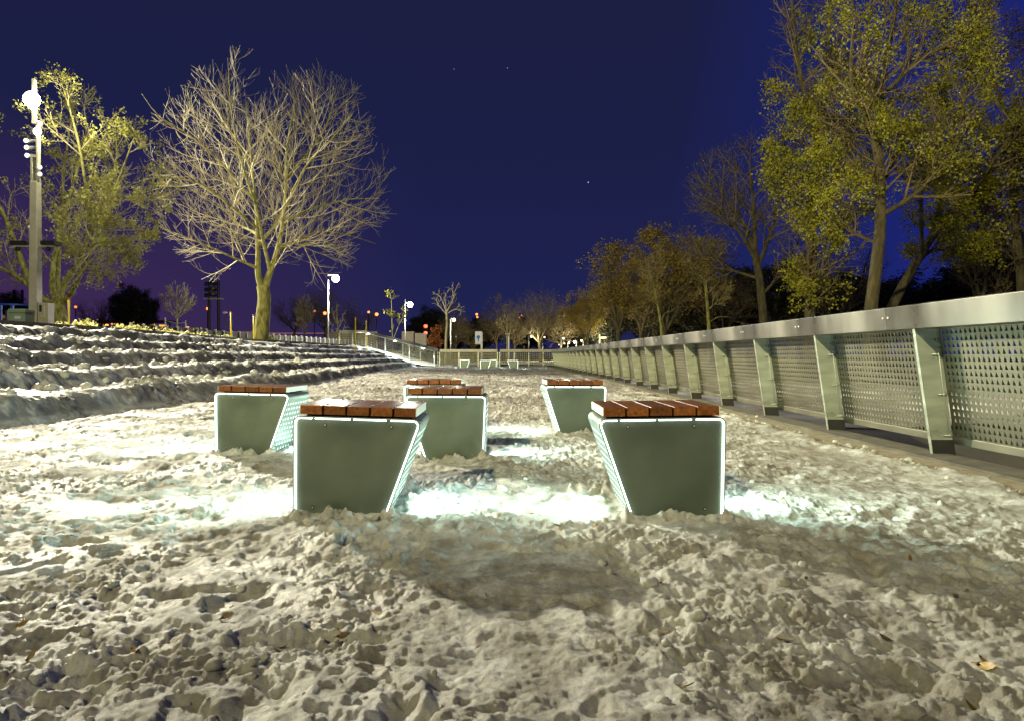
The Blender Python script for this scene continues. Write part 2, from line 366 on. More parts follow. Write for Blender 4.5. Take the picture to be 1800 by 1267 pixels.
# ------------------------------------------------------------------ small mesh builder
class MB:
    def __init__(s): s.v = []; s.f = []
    def add(s, vs, fs):
        n = len(s.v); s.v += [tuple(map(float, p)) for p in vs]; s.f += [tuple(i+n for i in f) for f in fs]; return s
    def box(s, a, b):
        x0, y0, z0 = a; x1, y1, z1 = b
        return s.add([(x0,y0,z0),(x1,y0,z0),(x1,y1,z0),(x0,y1,z0),(x0,y0,z1),(x1,y0,z1),(x1,y1,z1),(x0,y1,z1)],
                     [(0,3,2,1),(4,5,6,7),(0,1,5,4),(1,2,6,5),(2,3,7,6),(3,0,4,7)])
    def hexa(s, p):   # 8 corners, bottom four then top four
        return s.add(p, [(0,3,2,1),(4,5,6,7),(0,1,5,4),(1,2,6,5),(2,3,7,6),(3,0,4,7)])
    def tube(s, pts, rad, n=8, cap=True):
        pts = [np.array(p, float) for p in pts]
        if not hasattr(rad, '__len__'): rad = [rad]*len(pts)
        rings = []
        for i, p in enumerate(pts):
            d = pts[min(i+1, len(pts)-1)]-pts[max(i-1, 0)]; d /= (np.linalg.norm(d)+1e-9)
            a = np.array((0,0,1.)) if abs(d[2]) < .9 else np.array((1.,0,0))
            u = np.cross(a, d); u /= np.linalg.norm(u); w = np.cross(d, u)
            rings.append([p+rad[i]*(math.cos(2*math.pi*k/n)*u+math.sin(2*math.pi*k/n)*w) for k in range(n)])
        vs = [q for r in rings for q in r]; fs = []
        for i in range(len(pts)-1):
            for k in range(n):
                fs.append((i*n+k, i*n+(k+1) % n, (i+1)*n+(k+1) % n, (i+1)*n+k))
        if cap: fs += [tuple(range(n))[::-1], tuple((len(pts)-1)*n+k for k in range(n))]
        return s.add(vs, fs)
    def ball(s, c, r, n=10, m=6, sq=(1,1,1)):
        vs = [(c[0], c[1], c[2]+r*sq[2])]; fs = []
        for i in range(1, m):
            t = math.pi*i/m
            for k in range(n):
                q = 2*math.pi*k/n
                vs.append((c[0]+r*sq[0]*math.sin(t)*math.cos(q), c[1]+r*sq[1]*math.sin(t)*math.sin(q), c[2]+r*sq[2]*math.cos(t)))
        vs.append((c[0], c[1], c[2]-r*sq[2])); L = len(vs)-1
        for k in range(n):
            fs.append((0, 1+k, 1+(k+1) % n)); fs.append((L, L-n+(k+1) % n, L-n+k))
        for i in range(m-2):
            for k in range(n):
                fs.append((1+i*n+k, 1+(i+1)*n+k, 1+(i+1)*n+(k+1) % n, 1+i*n+(k+1) % n))
        return s.add(vs, fs)
    def prism(s, poly, y0, y1):     # xz polygon extruded along y
        n = len(poly)
        return s.add([(x, y0, z) for x, z in poly]+[(x, y1, z) for x, z in poly],
                     [tuple(range(n)), tuple(range(2*n-1, n-1, -1))]+[(i, i+n, (i+1) % n+n, (i+1) % n) for i in range(n)])
    def build(s, name, mat, parent=None, smooth_=False, bevel=0):
        me = bpy.data.meshes.new(name); me.from_pydata(s.v, [], s.f)
        if smooth_: me.polygons.foreach_set('use_smooth', [True]*len(s.f))
        me.materials.append(mat); me.update()
        o = bpy.data.objects.new(name, me); COL.objects.link(o)
        if parent: o.parent = parent
        if bevel:
            md = o.modifiers.new('bevel', 'BEVEL'); md.width = bevel; md.segments = 2; md.limit_method = 'ANGLE'
        return o
def empty(name, loc, rz=0, ry=0):
    o = bpy.data.objects.new(name, None); COL.objects.link(o); o.location = loc; o.rotation_euler = (0, ry, rz)
    o.empty_display_size = .2; return o
def tag(o, label=None, cat=None, group=None):
    if label: o['label'] = label
    if cat: o['category'] = cat
    if group: o['group'] = group
    return o
def children(o): return list(o.children)
def copy_tree(o, parent=None):
    c = o.copy(); COL.objects.link(c)
    if parent: c.parent = parent
    for ch in KIDS.get(o.name, []): copy_tree(ch, c)
    return c
KIDS = {}
def index_kids():
    KIDS.clear()
    for o in bpy.data.objects:
        if o.parent: KIDS.setdefault(o.parent.name, []).append(o)
def P(px, py, Y): return ((px-900)*Y/1200, Y, CH+(625-py)*Y/1200)

# ------------------------------------------------------------------ ground
rows = .55*(48.5/.55)**(np.arange(1060)/1059.)
cols = np.linspace(-1, 1, 1100)
w = .86*rows+.9
X = cols[None, :]*w[:, None]; Y = np.repeat(rows[:, None], 1100, 1)
X = np.where(X > 0, X*np.minimum(1, 3.5/np.maximum(w[:, None], .01)), X)
X = np.where(X < 0, X*np.minimum(1, 7.4/np.maximum(w[:, None], .01)), X)
H = snow_height(X, Y)
edge = 2.74-.01*Y+.24*perlin(Y/.8, Y*0+3, 30)+.10*perlin(Y/.21, X/.21, 31)+.04*perlin(Y/.07, X/.07, 32)
H = H+smooth(edge-.22, edge-.05, X)*.02
H = np.where(X > edge, -.06, H)*1.0
sm = smooth(edge, edge+.03, X); H = H*(1-sm)-.06*sm
under = foot(Y)-X
H = H-.9*smooth(.35, .9, under)
V = np.stack([X, Y, H], -1).reshape(-1, 3)
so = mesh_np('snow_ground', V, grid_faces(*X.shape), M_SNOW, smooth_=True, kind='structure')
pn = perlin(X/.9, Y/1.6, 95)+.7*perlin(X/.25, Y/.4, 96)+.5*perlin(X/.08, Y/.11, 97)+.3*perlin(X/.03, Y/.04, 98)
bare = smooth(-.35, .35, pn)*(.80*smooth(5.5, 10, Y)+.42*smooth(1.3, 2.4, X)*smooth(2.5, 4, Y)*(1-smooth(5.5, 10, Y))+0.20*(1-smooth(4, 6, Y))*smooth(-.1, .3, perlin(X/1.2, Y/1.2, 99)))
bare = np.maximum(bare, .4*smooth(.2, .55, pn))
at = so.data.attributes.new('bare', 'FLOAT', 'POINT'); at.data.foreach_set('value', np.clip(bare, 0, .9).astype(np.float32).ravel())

# snow-covered steps on the left, five risers up to the upper lawn
ny, nd = 900, 340
yy = 3.0*(47.0/3.0)**(np.arange(ny)/(ny-1.)); ss = np.linspace(-.06, 1.0, nd)
YY = np.repeat(yy[:, None], nd, 1); DD = ss[None, :]*wid(YY)
XX = foot(YY)-DD
sw = wid(YY)/5
wob = .13*perlin(YY/1.3, DD*1.2, 51)+.05*perlin(YY/.3, DD*3, 52)
q = DD/sw+wob
k = np.floor(q); fr = q-k
st = (k+smooth(0, .34, fr))*.25
st = np.where(q < 0, 0, st)
st = np.minimum(st, 1.25)
lump = .03*perlin(XX/.7, YY/.9, 53)+.045*perlin(XX/.3, YY/.35, 54)+.035*perlin(XX/.12, YY/.14, 55)+.018*perlin(XX/.05, YY/.06, 59)
wx_ = XX+.07*perlin(XX/.13, YY/.13, 81); wy_ = YY+.07*perlin(XX/.13, YY/.13, 82)
for sc, am, sd in ((.34,.09,56), (.18,.075,57), (.10,.045,58)):
    d, r = worley(wx_/sc, wy_/(sc*1.1), sd)
    lump += am*np.clip(1-(d/(.25+.35*r))**2, 0, 1)**.65*(r > .4)*smooth(-.25, .2, perlin(XX/1.1, YY/1.5, 60))
lump *= .78*(1-.45*smooth(9, 20, YY))
ZZ = st+lump*smooth(0, .25, q)*(1-.85*smooth(.86, .93, ss[None, :]+0*YY))+.05
ZZ = np.where(ss[None, :] < 0, ZZ-.35*(-ss[None, :]/.06), ZZ)
ZZ = np.minimum(ZZ, 1.30+.10*(1-smooth(.93, 1., ss[None, :]+0*YY)))
ZZ -= .06*smooth(.985, 1, ss[None, :]+0*YY)
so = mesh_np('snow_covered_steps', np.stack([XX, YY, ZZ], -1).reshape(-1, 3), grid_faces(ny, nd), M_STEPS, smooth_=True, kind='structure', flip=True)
bare = smooth(.02, .10, fr)*(1-smooth(.20, .40, fr))*(q > 0)  # riser shade painted as a dark band along each step front
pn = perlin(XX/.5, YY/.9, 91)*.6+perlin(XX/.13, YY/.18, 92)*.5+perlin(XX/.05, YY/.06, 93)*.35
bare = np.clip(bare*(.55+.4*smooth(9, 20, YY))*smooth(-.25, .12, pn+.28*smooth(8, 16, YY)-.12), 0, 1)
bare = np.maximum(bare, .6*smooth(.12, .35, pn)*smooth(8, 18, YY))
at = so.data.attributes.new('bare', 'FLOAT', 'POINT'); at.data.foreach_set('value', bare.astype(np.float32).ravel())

# dark coping along the top of the steps
cv = []
ys = np.linspace(3, 46.8, 60)
for y in ys:
    xe = float(foot(y)-wid(y))
    for dx, z in ((.02, 1.20), (.02, 1.44), (-.42, 1.45), (-.42, 1.1)): cv.append((xe+dx, y, z))
nr = len(ys); F = []
for i in range(nr-1):
    for j in range(3): F.append((i*4+j, (i+1)*4+j, (i+1)*4+j+1, i*4+j+1))
mb = MB(); mb.v = cv; mb.f = F; o = mb.build('coping', M_CONC_D); o['kind'] = 'structure'

# far ground: one sheet to the horizon, raised on the left
ga = np.unique(np.concatenate([[-.2,-.4], np.linspace(0, 5.4, 19), np.geomspace(5.8, 700, 40), -np.geomspace(.8, 700, 36)]))
gy = np.unique(np.concatenate([-np.geomspace(1, 300, 20), np.linspace(0, 47, 36), np.linspace(47.6, 70, 30), np.geomspace(72, 1500, 40)]))
GA, GY = np.meshgrid(ga, gy)
GX = foot(GY)-GA
e = GA-wid(GY)
up = 1.20+np.clip(e, 0, 14)*.05
low = np.where((GX > FENX(GY)-.1), np.where(GY < 7.5, -.55, -.14), -.10)
zz1 = np.where(e > .1, up, low)
t = smooth(0, 4, GA)
GZ = np.where(GY > 47.3, t*up+(1-t)*(-.05), zz1)
GZ += np.where((GY > 48), .12*perlin(GX/6, GY/6, 70), 0)
mesh_np('ground', np.stack([GX, GY, GZ], -1).reshape(-1, 3), grid_faces(*GX.shape), M_EARTH, smooth_=False, kind='structure', flip=True)
# thin snow cover lying on the upper lawn beside the fence, and beyond the back fence
def patch(name, f0, f1, y0, y1, zf, mat, n=40, m=12):
    vs = []
    for i in range(n):
        y = y0+(y1-y0)*i/(n-1)
        for j in range(m):
            x = f0(y)+(f1(y)-f0(y))*j/(m-1); vs.append((x, y, zf(x, y)))
    o = mesh_np(name, vs, grid_faces(n, m), mat, kind='structure'); return o
patch('thin_snow_cover', lambda y: float(foot(y)-wid(y))-4.5, lambda y: float(foot(y)-wid(y))-.42, 6, 46.8, lambda x, y: float(upper(x, y))+.02, M_FARSNOW)
patch('snowy_path', lambda y: -4, lambda y: 30, 47.7, 95, lambda x, y: .09+.04*math.sin(x*.7+y*.3), M_FARSNOW, 30, 20)
patch('snow_behind_fence', lambda y: 3.6, lambda y: 11., 8.2, 47.2, lambda x, y: -.09+.03*math.sin(x*2.1+y), M_FARSNOW, 60, 12)

# concrete strip and kerb at the foot of the fence
mb = MB()
mb.box((2.55,.3,-.2), (3.10,46.9,-.004))
o = mb.build('concrete_strip', M_CONC); o['kind'] = 'structure'; o.rotation_euler = (0, 0, .01)
mb = MB(); mb.box((3.112,.3,-.2), (3.36,46.9,.012)); o = mb.build('kerb', M_CONC_D); o['kind'] = 'structure'; o.rotation_euler = (0, 0, .01)
# slim drain rail between them: part of the kerb line
mb = MB(); mb.box((3.085,.3,-.01), (3.108,46.9,.014)); o = tag(mb.build('drain_rail', M_CONC_D, bevel=.004), 'thin metal drain rail running along the concrete strip below the steel fence', 'drain rail')
o.rotation_euler = (0, 0, .01)

# snow chunks lying loose
rs = np.random.RandomState(11)
def chunks(name, pts, sizes, mat, base=None):
    # lumpy low-poly balls, vectorised
    bm = MB().ball((0,0,0), 1, 11, 8); U = np.array(bm.v); F3 = [f for f in bm.f if len(f) == 3]; F4 = [f for f in bm.f if len(f) == 4]
    F = np.array([(f[0], f[1], f[2], f[2]) for f in F3]+F4)
    tri = []
    for f in bm.f:
        tri.append((f[0], f[1], f[2]))
        if len(f) == 4: tri.append((f[0], f[2], f[3]))
    tri = np.array(tri)
    Vs = []; Fs = []
    for i, (p, s) in enumerate(zip(pts, sizes)):
        sc = s*np.array([rs.uniform(.8,1.5), rs.uniform(.7,1.2), rs.uniform(.55,.95)])
        d = 1+.30*perlin(U[:, 0]*1.6+i*3.1, U[:, 1]*1.6+U[:, 2]*1.3+i, 3)+.34*perlin(U[:, 0]*2.9+i*5, U[:, 2]*3.3-U[:, 1]*2+i, 4)+.16*perlin(U[:, 0]*6+i*5, U[:, 2]*6-U[:, 1]*5+i, 6)
        q = U*d[:, None]*sc; a = rs.rand()*6.28; c, s_ = math.cos(a), math.sin(a)
        q = np.stack([q[:, 0]*c-q[:, 1]*s_, q[:, 0]*s_+q[:, 1]*c, q[:, 2]], 1)
        Vs.append(q+np.array(p)); Fs.append(tri+i*len(U))
    return mesh_np(name, np.concatenate(Vs), np.concatenate(Fs), mat, smooth_=True, kind='stuff')
n = 2200
cy = 1.0+9*rs.rand(n)**1.3; cx = (rs.rand(n)*2-1)*(.85*cy+.3); cx = np.clip(cx, -6, 2.75+0*cx)
keep = perlin(cx/.8, cy/.8, 8) > -.05
cx = cx[keep]; cy = cy[keep]
ce = np.clip(2.72+rs.randn(420)*.12, 2.3, 3.0); cey = 2+20*rs.rand(420)**1.4
ce = ce-.01*cey
cx = np.concatenate([cx, ce]); cy = np.concatenate([cy, cey])
for bx, by, k, _, _2 in NB:
    m_ = 6
    cx = np.concatenate([cx, bx+rs.uniform(-.36,.36,m_)]); cy = np.concatenate([cy, by+rs.uniform(-.18,-.05,m_)])
sz = .004+.020*rs.rand(len(cx))**3.5
sz[-36:] += .004
ok = np.ones(len(cx), bool)
for bx, by, k, _, _2 in NB: ok &= ~((np.abs(cx-bx) < .33) & (cy > by-.03) & (cy < by+.5))
cx = cx[ok]; cy = cy[ok]; sz = sz[ok]
hz = snow_height(cx.copy(), cy.copy())
tag(chunks('snow_clumps', np.stack([cx, cy, hz+sz*.3], 1), sz, M_SNOW), 'loose clumps of trodden snow scattered over the ground', 'snow clumps')
# lumps on the steps
n = 900; sy = 4+22*rs.rand(n)**1.3; sd = rs.rand(n)*4.7+.2
ix = np.clip(np.searchsorted(yy, sy), 0, ny-1); jx = np.clip(((sd/wid(sy)+.06)/1.06*(nd-1)).astype(int), 0, nd-1)
sz = .015+.075*rs.rand(n)**3
tag(chunks('snow_clumps', np.stack([XX[ix, jx], YY[ix, jx], ZZ[ix, jx]+sz*.2], 1), sz, M_STEPSNOW), 'loose snow lumps lying over the wide steps', 'snow clumps')

# ------------------------------------------------------------------ benches
def rounded(poly, r, n=6):
    out = []; N = len(poly)
    for i in range(N):
        p0 = np.array(poly[i-1]); p = np.array(poly[i]); p1 = np.array(poly[(i+1) % N]); rr = r[i]
        if rr == 0: out.append(tuple(p)); continue
        a = (p0-p)/np.linalg.norm(p0-p); b = (p1-p)/np.linalg.norm(p1-p)
        ang = math.acos(np.clip(a@b, -1, 1)); t = rr/math.tan(ang/2)
        c = p+(a+b)/np.linalg.norm(a+b)*rr/math.sin(ang/2)
        s = p+a*t-c; e = p+b*t-c
        a0 = math.atan2(s[1], s[0]); a1 = math.atan2(e[1], e[0]); da = (a1-a0+math.pi) % (2*math.pi)-math.pi
        for k in range(n+1):
            t_ = a0+da*k/n; out.append((c[0]+rr*math.cos(t_), c[1]+rr*math.sin(t_)))
    return out
def offset_poly(poly, d):
    n = len(poly); out = []
    for i in range(n):
        p0 = np.array(poly[i-1]); p = np.array(poly[i]); p1 = np.array(poly[(i+1) % n])
        a = p-p0; b = p1-p; na = np.array((-a[1], a[0]))/np.linalg.norm(a); nb = np.array((-b[1], b[0]))/np.linalg.norm(b)
        m = na+nb; m /= np.linalg.norm(m); out.append(tuple(p+m*d/max(.3, m@na)))
    return out
BD, BH = .45, .462
def make_bench(k):
    # k = 1: right end leans in towards the foot; k = -1: mirrored
    t = empty('light_bench', (0,0,0))
    base = [(-.285,-.06), (-.302,BH), (.302,BH), (.128,-.06)]      # clockwise seen from the front
    base = [(x*k, z) for x, z in base]
    if k < 0: base = base[::-1]
    # make every polygon run clockwise (foot, up, across, down)
    if base[0][1] > 0 : base = base[1:]+base[:1]
    i0 = [i for i, p in enumerate(base) if p[1] < 0 and base[(i+1) % 4][1] > 0][0]
    base = base[i0:]+base[:i0]
    out = rounded(base, [0, .032, .032, 0])
    inn = offset_poly(out, -.006)
    gap = offset_poly(out, -.0122)
    def loopband(pa, pb, y0, y1, sel):
        mb = MB()
        for i in sel:
            a0, a1, b0, b1 = pa[i], pa[i+1], pb[i], pb[i+1]
            mb.hexa([(a0[0],y0,a0[1]), (a1[0],y0,a1[1]), (b1[0],y0,b1[1]), (b0[0],y0,b0[1]),
                     (a0[0],y1,a0[1]), (a1[0],y1,a1[1]), (b1[0],y1,b1[1]), (b0[0],y1,b0[1])])
        return mb
    N = len(out)-1   # open at the bottom: 0 .. N
    nL = 0; mid = 1+6
    loopband(out, inn, 0, BD, range(1, N-1)).build('top_shell', M_SHELL, t)
    loopband(out, inn, 0, BD, [0]).build('side_sheet', M_DOTS, t)
    loopband(out, inn, 0, BD, [N-1]).build('side_sheet', M_DOTS, t)
    for y0, y1, nm in ((.014,.022,'front_panel'), (BD-.022,BD-.014,'back_panel')):
        MB().prism(gap[:N+1], y0, y1).build(nm, M_FACE, t)
        yl0, yl1 = (.003,.0135) if y0 < .1 else (BD-.0135,BD-.003)
        corner = list(range(1, 7))
        for sel in ([0]+corner, corner and list(range(8, N-1))+[N-1]):
            sel = [i for i in sel if i < N]
            loopband(inn, gap, yl0, yl1, sel).build('light_strip', M_LED, t)
        # top strips, broken where the slat brackets sit
        a0, a1, b0, b1 = inn[7], inn[8], gap[7], gap[8]
        for u0, u1 in ((0,.10), (.13,.44), (.47,.76), (.80,1)):
            L_ = lambda p, q, u: (p[0]+(q[0]-p[0])*u, p[1]+(q[1]-p[1])*u)
            c0, c1, d0, d1 = L_(a0,a1,u0), L_(a0,a1,u1), L_(b0,b1,u0), L_(b0,b1,u1)
            MB().hexa([(c0[0],yl0,c0[1]), (c1[0],yl0,c1[1]), (d1[0],yl0,d1[1]), (d0[0],yl0,d0[1]),
                       (c0[0],yl1,c0[1]), (c1[0],yl1,c1[1]), (d1[0],yl1,d1[1]), (d0[0],yl1,d0[1])]).build('light_strip', M_LED, t)
    # slats
    x0 = -.268; wd = .1005; g = .0085
    for i in range(5):
        xa = x0+i*(wd+g)
        MB().box((xa,-.004,BH+.010), (xa+wd,BD+.004,BH+.052)).build('slat', M_WOOD, t, bevel=.003)
    MB().box((-.25,.05,BH+.0005), (.25,.09,BH+.0098)).build('slat_bracket', M_DARKM, t)
    MB().box((-.25,BD-.09,BH+.0005), (.25,BD-.05,BH+.0098)).build('slat_bracket', M_DARKM, t)
    for sx in (-1, 1):
        xa = x0-.0032 if sx < 0 else x0+5*wd+4*g+.0002
        MB().box((xa,-.002,BH+.012), (xa+.003,BD+.002,BH+.051)).build('lit_slat_side', M_CREAM, t)  # added cream strip paints the LED light on the outer slat side
    for bx, bz in ((-.155,BH-.04), (.155,BH-.04), (-.20*k,.035)):
        mb = MB(); mb.tube([(bx,.0138,bz), (bx,.0105,bz)], .0085, 16); o = mb.build('bolt', M_DARKM, t)
        mb = MB(); mb.tube([(bx,.0104,bz), (bx,.0080,bz)], .0048, 8); mb.build('bolt_head', M_GALV, o)
    # lamps behind the perforated sides
    for side in (0, 1):
        p, q_ = (out[0], out[1]) if side == 0 else (out[N-1], out[N])
        d = bpy.data.lights.new('side_light', 'AREA'); d.shape = 'RECTANGLE'; d.size = BD*.8; d.size_y = .34
        d.energy = 13; d.color = (.66,1,.90); d.spread = R(140)
        o = bpy.data.objects.new('side_light', d); COL.objects.link(o); o.parent = t
        mx, mz = (p[0]+q_[0])/2, .22
        fx = p[0]+(q_[0]-p[0])*((mz-p[1])/(q_[1]-p[1]))
        sgn = 1 if fx > 0 else -1
        o.location = (fx+.006*sgn, BD/2, mz)
        tilt = math.atan2(abs(q_[0]-p[0]), abs(q_[1]-p[1]))
        # face outwards, leaning down a little with the sheet
        from mathutils import Vector
        o.rotation_euler = Vector((sgn*1.0, 0, -.02-math.tan(tilt)*.35)).to_track_quat('-Z', 'Y').to_euler()
        o.rotation_euler.rotate_axis('Z', 0)
    return t
bA = make_bench(1); bB = make_bench(-1)
index_kids()
names = ['glowing bench with green-grey faces nearest the camera on the left, its right end slanting inward',
         'glowing bench nearest the camera on the right, dark green face and left end slanting inward',
         'glowing bench furthest left, beside the snowy steps, with pale green face',
         'glowing bench directly behind the near left bench, dark teal face partly hidden',
         'glowing bench whose slats peek out behind the middle bench, almost all hidden',
         'glowing bench behind the near right bench, toward the steel fence, dark green face',
         'tiny far glowing bench, leftmost of the four before the back fence',
         'tiny far glowing bench standing in the middle of the row before the back fence',
         'tiny far glowing bench half hidden behind its neighbour by the back fence',
         'tiny far glowing bench, rightmost of the four before the back fence']
used = {1: False, -1: False}
for i, (bx, by, k, ro, yaw) in enumerate(NB+FB):
    src = bA if k == 1 else bB
    o = src if not used[k] else copy_tree(src)
    used[k] = True
    o.location = (bx, by, 0 if i < 6 else .03); o.rotation_euler = (0, R(ro), R(yaw))
    tag(o, names[i], 'bench', 'benches outlined in white light')

# ------------------------------------------------------------------ long steel fence on the right
fence = tag(empty('steel_fence', (FENX(0), 0, 0)), 'long brushed steel fence of slanted posts and triangle-perforated panels on the right', 'fence')
LEAN = .145
def FP(n_, u, z): return (n_-.01*u-LEAN*z, u, z)     # fence space to local
PY = [5.18+1.665*i for i in range(-3, 25)]
def frame_post():
    mb = MB()
    w0, w1 = .165, .19; th = .006
    mb.hexa([FP(0,-th,0), FP(w0,-th,0), FP(w0,th,0), FP(0,th,0), FP(0,-th,.95), FP(w1,-th,.95), FP(w1,th,.95), FP(0,th,.95)])
    mb.hexa([FP(-.004,-.016,.0), FP(.0,-.016,.0), FP(.0,.016,0), FP(-.004,.016,0), FP(-.004,-.016,.95), FP(.0,-.016,.95), FP(.0,.016,.95), FP(-.004,.016,.95)])
    p = mb.build('fence_post', M_POST, fence)
    rd = MB()
    rd.tube([FP(.150,-.022,.90+.045), FP(.135,-.022,.14)], .0035, 8)
    for z in (.76,.46,.15):
        rd.tube([FP(.10,-.022,z), FP(.165,-.022,z)], .0055, 8); rd.ball(FP(.142,-.022,z), .010, 8, 6)
    rd.build('tension_rod', M_GALV, p, True)
    ft = MB(); ft.hexa([FP(-.003,-.02,-.01), FP(w0+.004,-.02,-.01), FP(w0+.004,.02,-.01), FP(-.003,.02,-.01), FP(.004,-.009,.115), FP(w0+.006,-.009,.115), FP(w0+.006,.009,.115), FP(.004,.009,.115)])
    ft.build('post_foot', M_DARKM, p)
    return p
def perf_panel():
    # sheet of triangular holes 5 cm apart
    L, zb, zt = 1.645, .145, .955; cu = .0500; cz = .0506
    nu = 32; nz = 16; u0 = (L-nu*cu)/2
    V = []; F = []
    tri = [(.20,.14), (.80,.14), (.56,.88)]   # cell space
    for i in range(nu):
        for j in range(nz):
            b = len(V); ua = u0+i*cu; za = zb+j*cz
            for a, c in ((0,0),(1,0),(1,1),(0,1)): V.append((ua+a*cu, za+c*cz))
            for a, c in tri: V.append((ua+a*cu, za+c*cz))
            F += [(b, b+1, b+5, b+4), (b+1, b+2, b+6, b+5), (b+2, b+3, b+6, b+6), (b+3, b, b+4, b+6)]
    nV = len(V)
    th = .003
    A = [FP(.178, u, z) for u, z in V]; B = [FP(.178+th, u, z) for u, z in V]
    mb = MB()
    fs = []
    for f in F:
        f = tuple(dict.fromkeys(f)); fs.append(f); fs.append(tuple(i+nV for i in f[::-1]))
    for b in range(0, nV, 7):
        for a, c in ((4,5),(5,6),(6,4)): fs.append((b+a, b+c, b+c+nV, b+a+nV))
    mb.v = A+B; mb.f = fs
    # margins
    for ua, ub in ((0,u0), (L-u0,L)):
        mb.hexa([FP(.178,ua,zb), FP(.181,ua,zb), FP(.181,ub,zb), FP(.178,ub,zb), FP(.178,ua,zt), FP(.181,ua,zt), FP(.181,ub,zt), FP(.178,ub,zt)])
    p = mb.build('perforated_panel', M_STEEL2, fence)
    bm = MB()
    bm.hexa([FP(.165,0,.085), FP(.185,0,.085), FP(.185,L,.085), FP(.165,L,.085), FP(.172,0,.143), FP(.186,0,.143), FP(.186,L,.143), FP(.172,L,.143)])
    bm.build('bottom_rail', M_STEEL2, p, bevel=.003)
    return p
def rail_seg():
    L = 1.661
    prof = [(-.02,.952), (-.014,1.128), (-.006,1.136), (.235,1.140), (.235,.952)]
    a = [FP(n_, 0, z) for n_, z in prof]; b = [FP(n_, L, z) for n_, z in prof]; m = len(prof)
    mb = MB(); mb.add(a+b, [tuple(range(m)), tuple(range(2*m-1, m-1, -1))]+[(i, i+m, (i+1) % m+m, (i+1) % m) for i in range(m)])
    r = mb.build('top_rail', M_STEEL, fence, bevel=.002)
    for u in (.035, L-.035):
        bo = MB(); bo.tube([FP(-.019,u,1.05), FP(-.0245,u,1.05)], .008, 10); bo.build('bolt', M_WHITE, r)
    return r
p0, q0, r0 = frame_post(), perf_panel(), rail_seg()
index_kids()
for i, y in enumerate(PY):
    for src, off in ((p0, 0), (q0, .010), (r0, .33)):
        if y+off > 45.2 and src is not p0: continue
        c = src if i == 0 else copy_tree(src, fence)
        c.location = (-.01*(y+off), y+off, 0)
fence_end = PY[-1]

# ------------------------------------------------------------------ back fence and ramp fence
def mesh_fence(name, pts, zs, label, dens, npan, perf=True):
    """panels of square mesh between posts; pts: ground line, zs: foot heights"""
    t = tag(empty(name, (pts[0][0], pts[0][1], zs[0])), label, 'fence')
    o0 = np.array([pts[0][0], pts[0][1], zs[0]])
    def at(u, z):   # u 0..1
        x = pts[0][0]+(pts[1][0]-pts[0][0])*u; y = pts[0][1]+(pts[1][1]-pts[0][1])*u
        return np.array([x, y, zs[0]+(zs[1]-zs[0])*u+z])-o0
    Lx = math.hypot(pts[1][0]-pts[0][0], pts[1][1]-pts[0][1])
    dirv = np.array([pts[1][0]-pts[0][0], pts[1][1]-pts[0][1], 0])/Lx; nn = np.array([-dirv[1], dirv[0], 0])
    def bar(mb, a, b, w_, h_, up=np.array([0,0,1.])):
        d = b-a; d = d/np.linalg.norm(d); s = nn*w_
        q_ = np.cross(d, nn); q_ = q_/np.linalg.norm(q_)*h_
        mb.hexa([a-s-q_, b-s-q_, b+s-q_, a+s-q_, a-s+q_, b-s+q_, b+s+q_, a+s+q_])
    for k in range(npan):
        u0, u1 = k/npan, (k+1)/npan
        mb = MB(); nv = max(3, int(Lx/npan/dens)); nh = int(.82/dens)
        for i in range(nv+1):
            u = u0+(u1-u0)*(i+.02)/nv*.98; bar(mb, at(u,.10), at(u,.93), .004, dens*.17)
        for j in range(nh+1):
            z = .10+.83*j/nh; bar(mb, at(u0+.005,z)+nn*.009, at(u1-.005,z)+nn*.009, .004, dens*(.25 if perf else .14))
        mb.build('mesh_panel', M_STEEL2, t)
        mb = MB(); bar(mb, at(u0,-.05), at(u0,.93), .05, .035); mb.build('fence_post', M_POST, t)
        mb = MB(); bar(mb, at(u0+.002,1.03), at(u1-.002,1.03), .07, .095); mb.build('top_rail', M_STEEL, t, bevel=.004)
    mb = MB(); bar(mb, at(1,-.05), at(1,.93), .05, .035); mb.build('fence_post', M_POST, t)
    return t
mesh_fence('mesh_fence', [(-5.0,47.1), (-1.0,47.1)], [.05,.05], 'low steel fence with dense perforated mesh at the back left, joining the ramp', .10, 3)
mesh_fence('mesh_fence', [(-.85,47.1), (3.15,47.1)], [.05,.05], 'low dark fence of open square mesh closing the plaza at the back', .13, 4, False)
mesh_fence('ramp_fence', [(-9.75,45.9), (-5.12,47.05)], [1.27,.10], 'steel mesh fence sloping down beside the lit snowy ramp', .11, 4)
mesh_fence('ramp_fence', [(-11.6,45.9), (-9.82,45.9)], [1.30,1.30], 'short level steel fence at the top of the ramp', .11, 2)
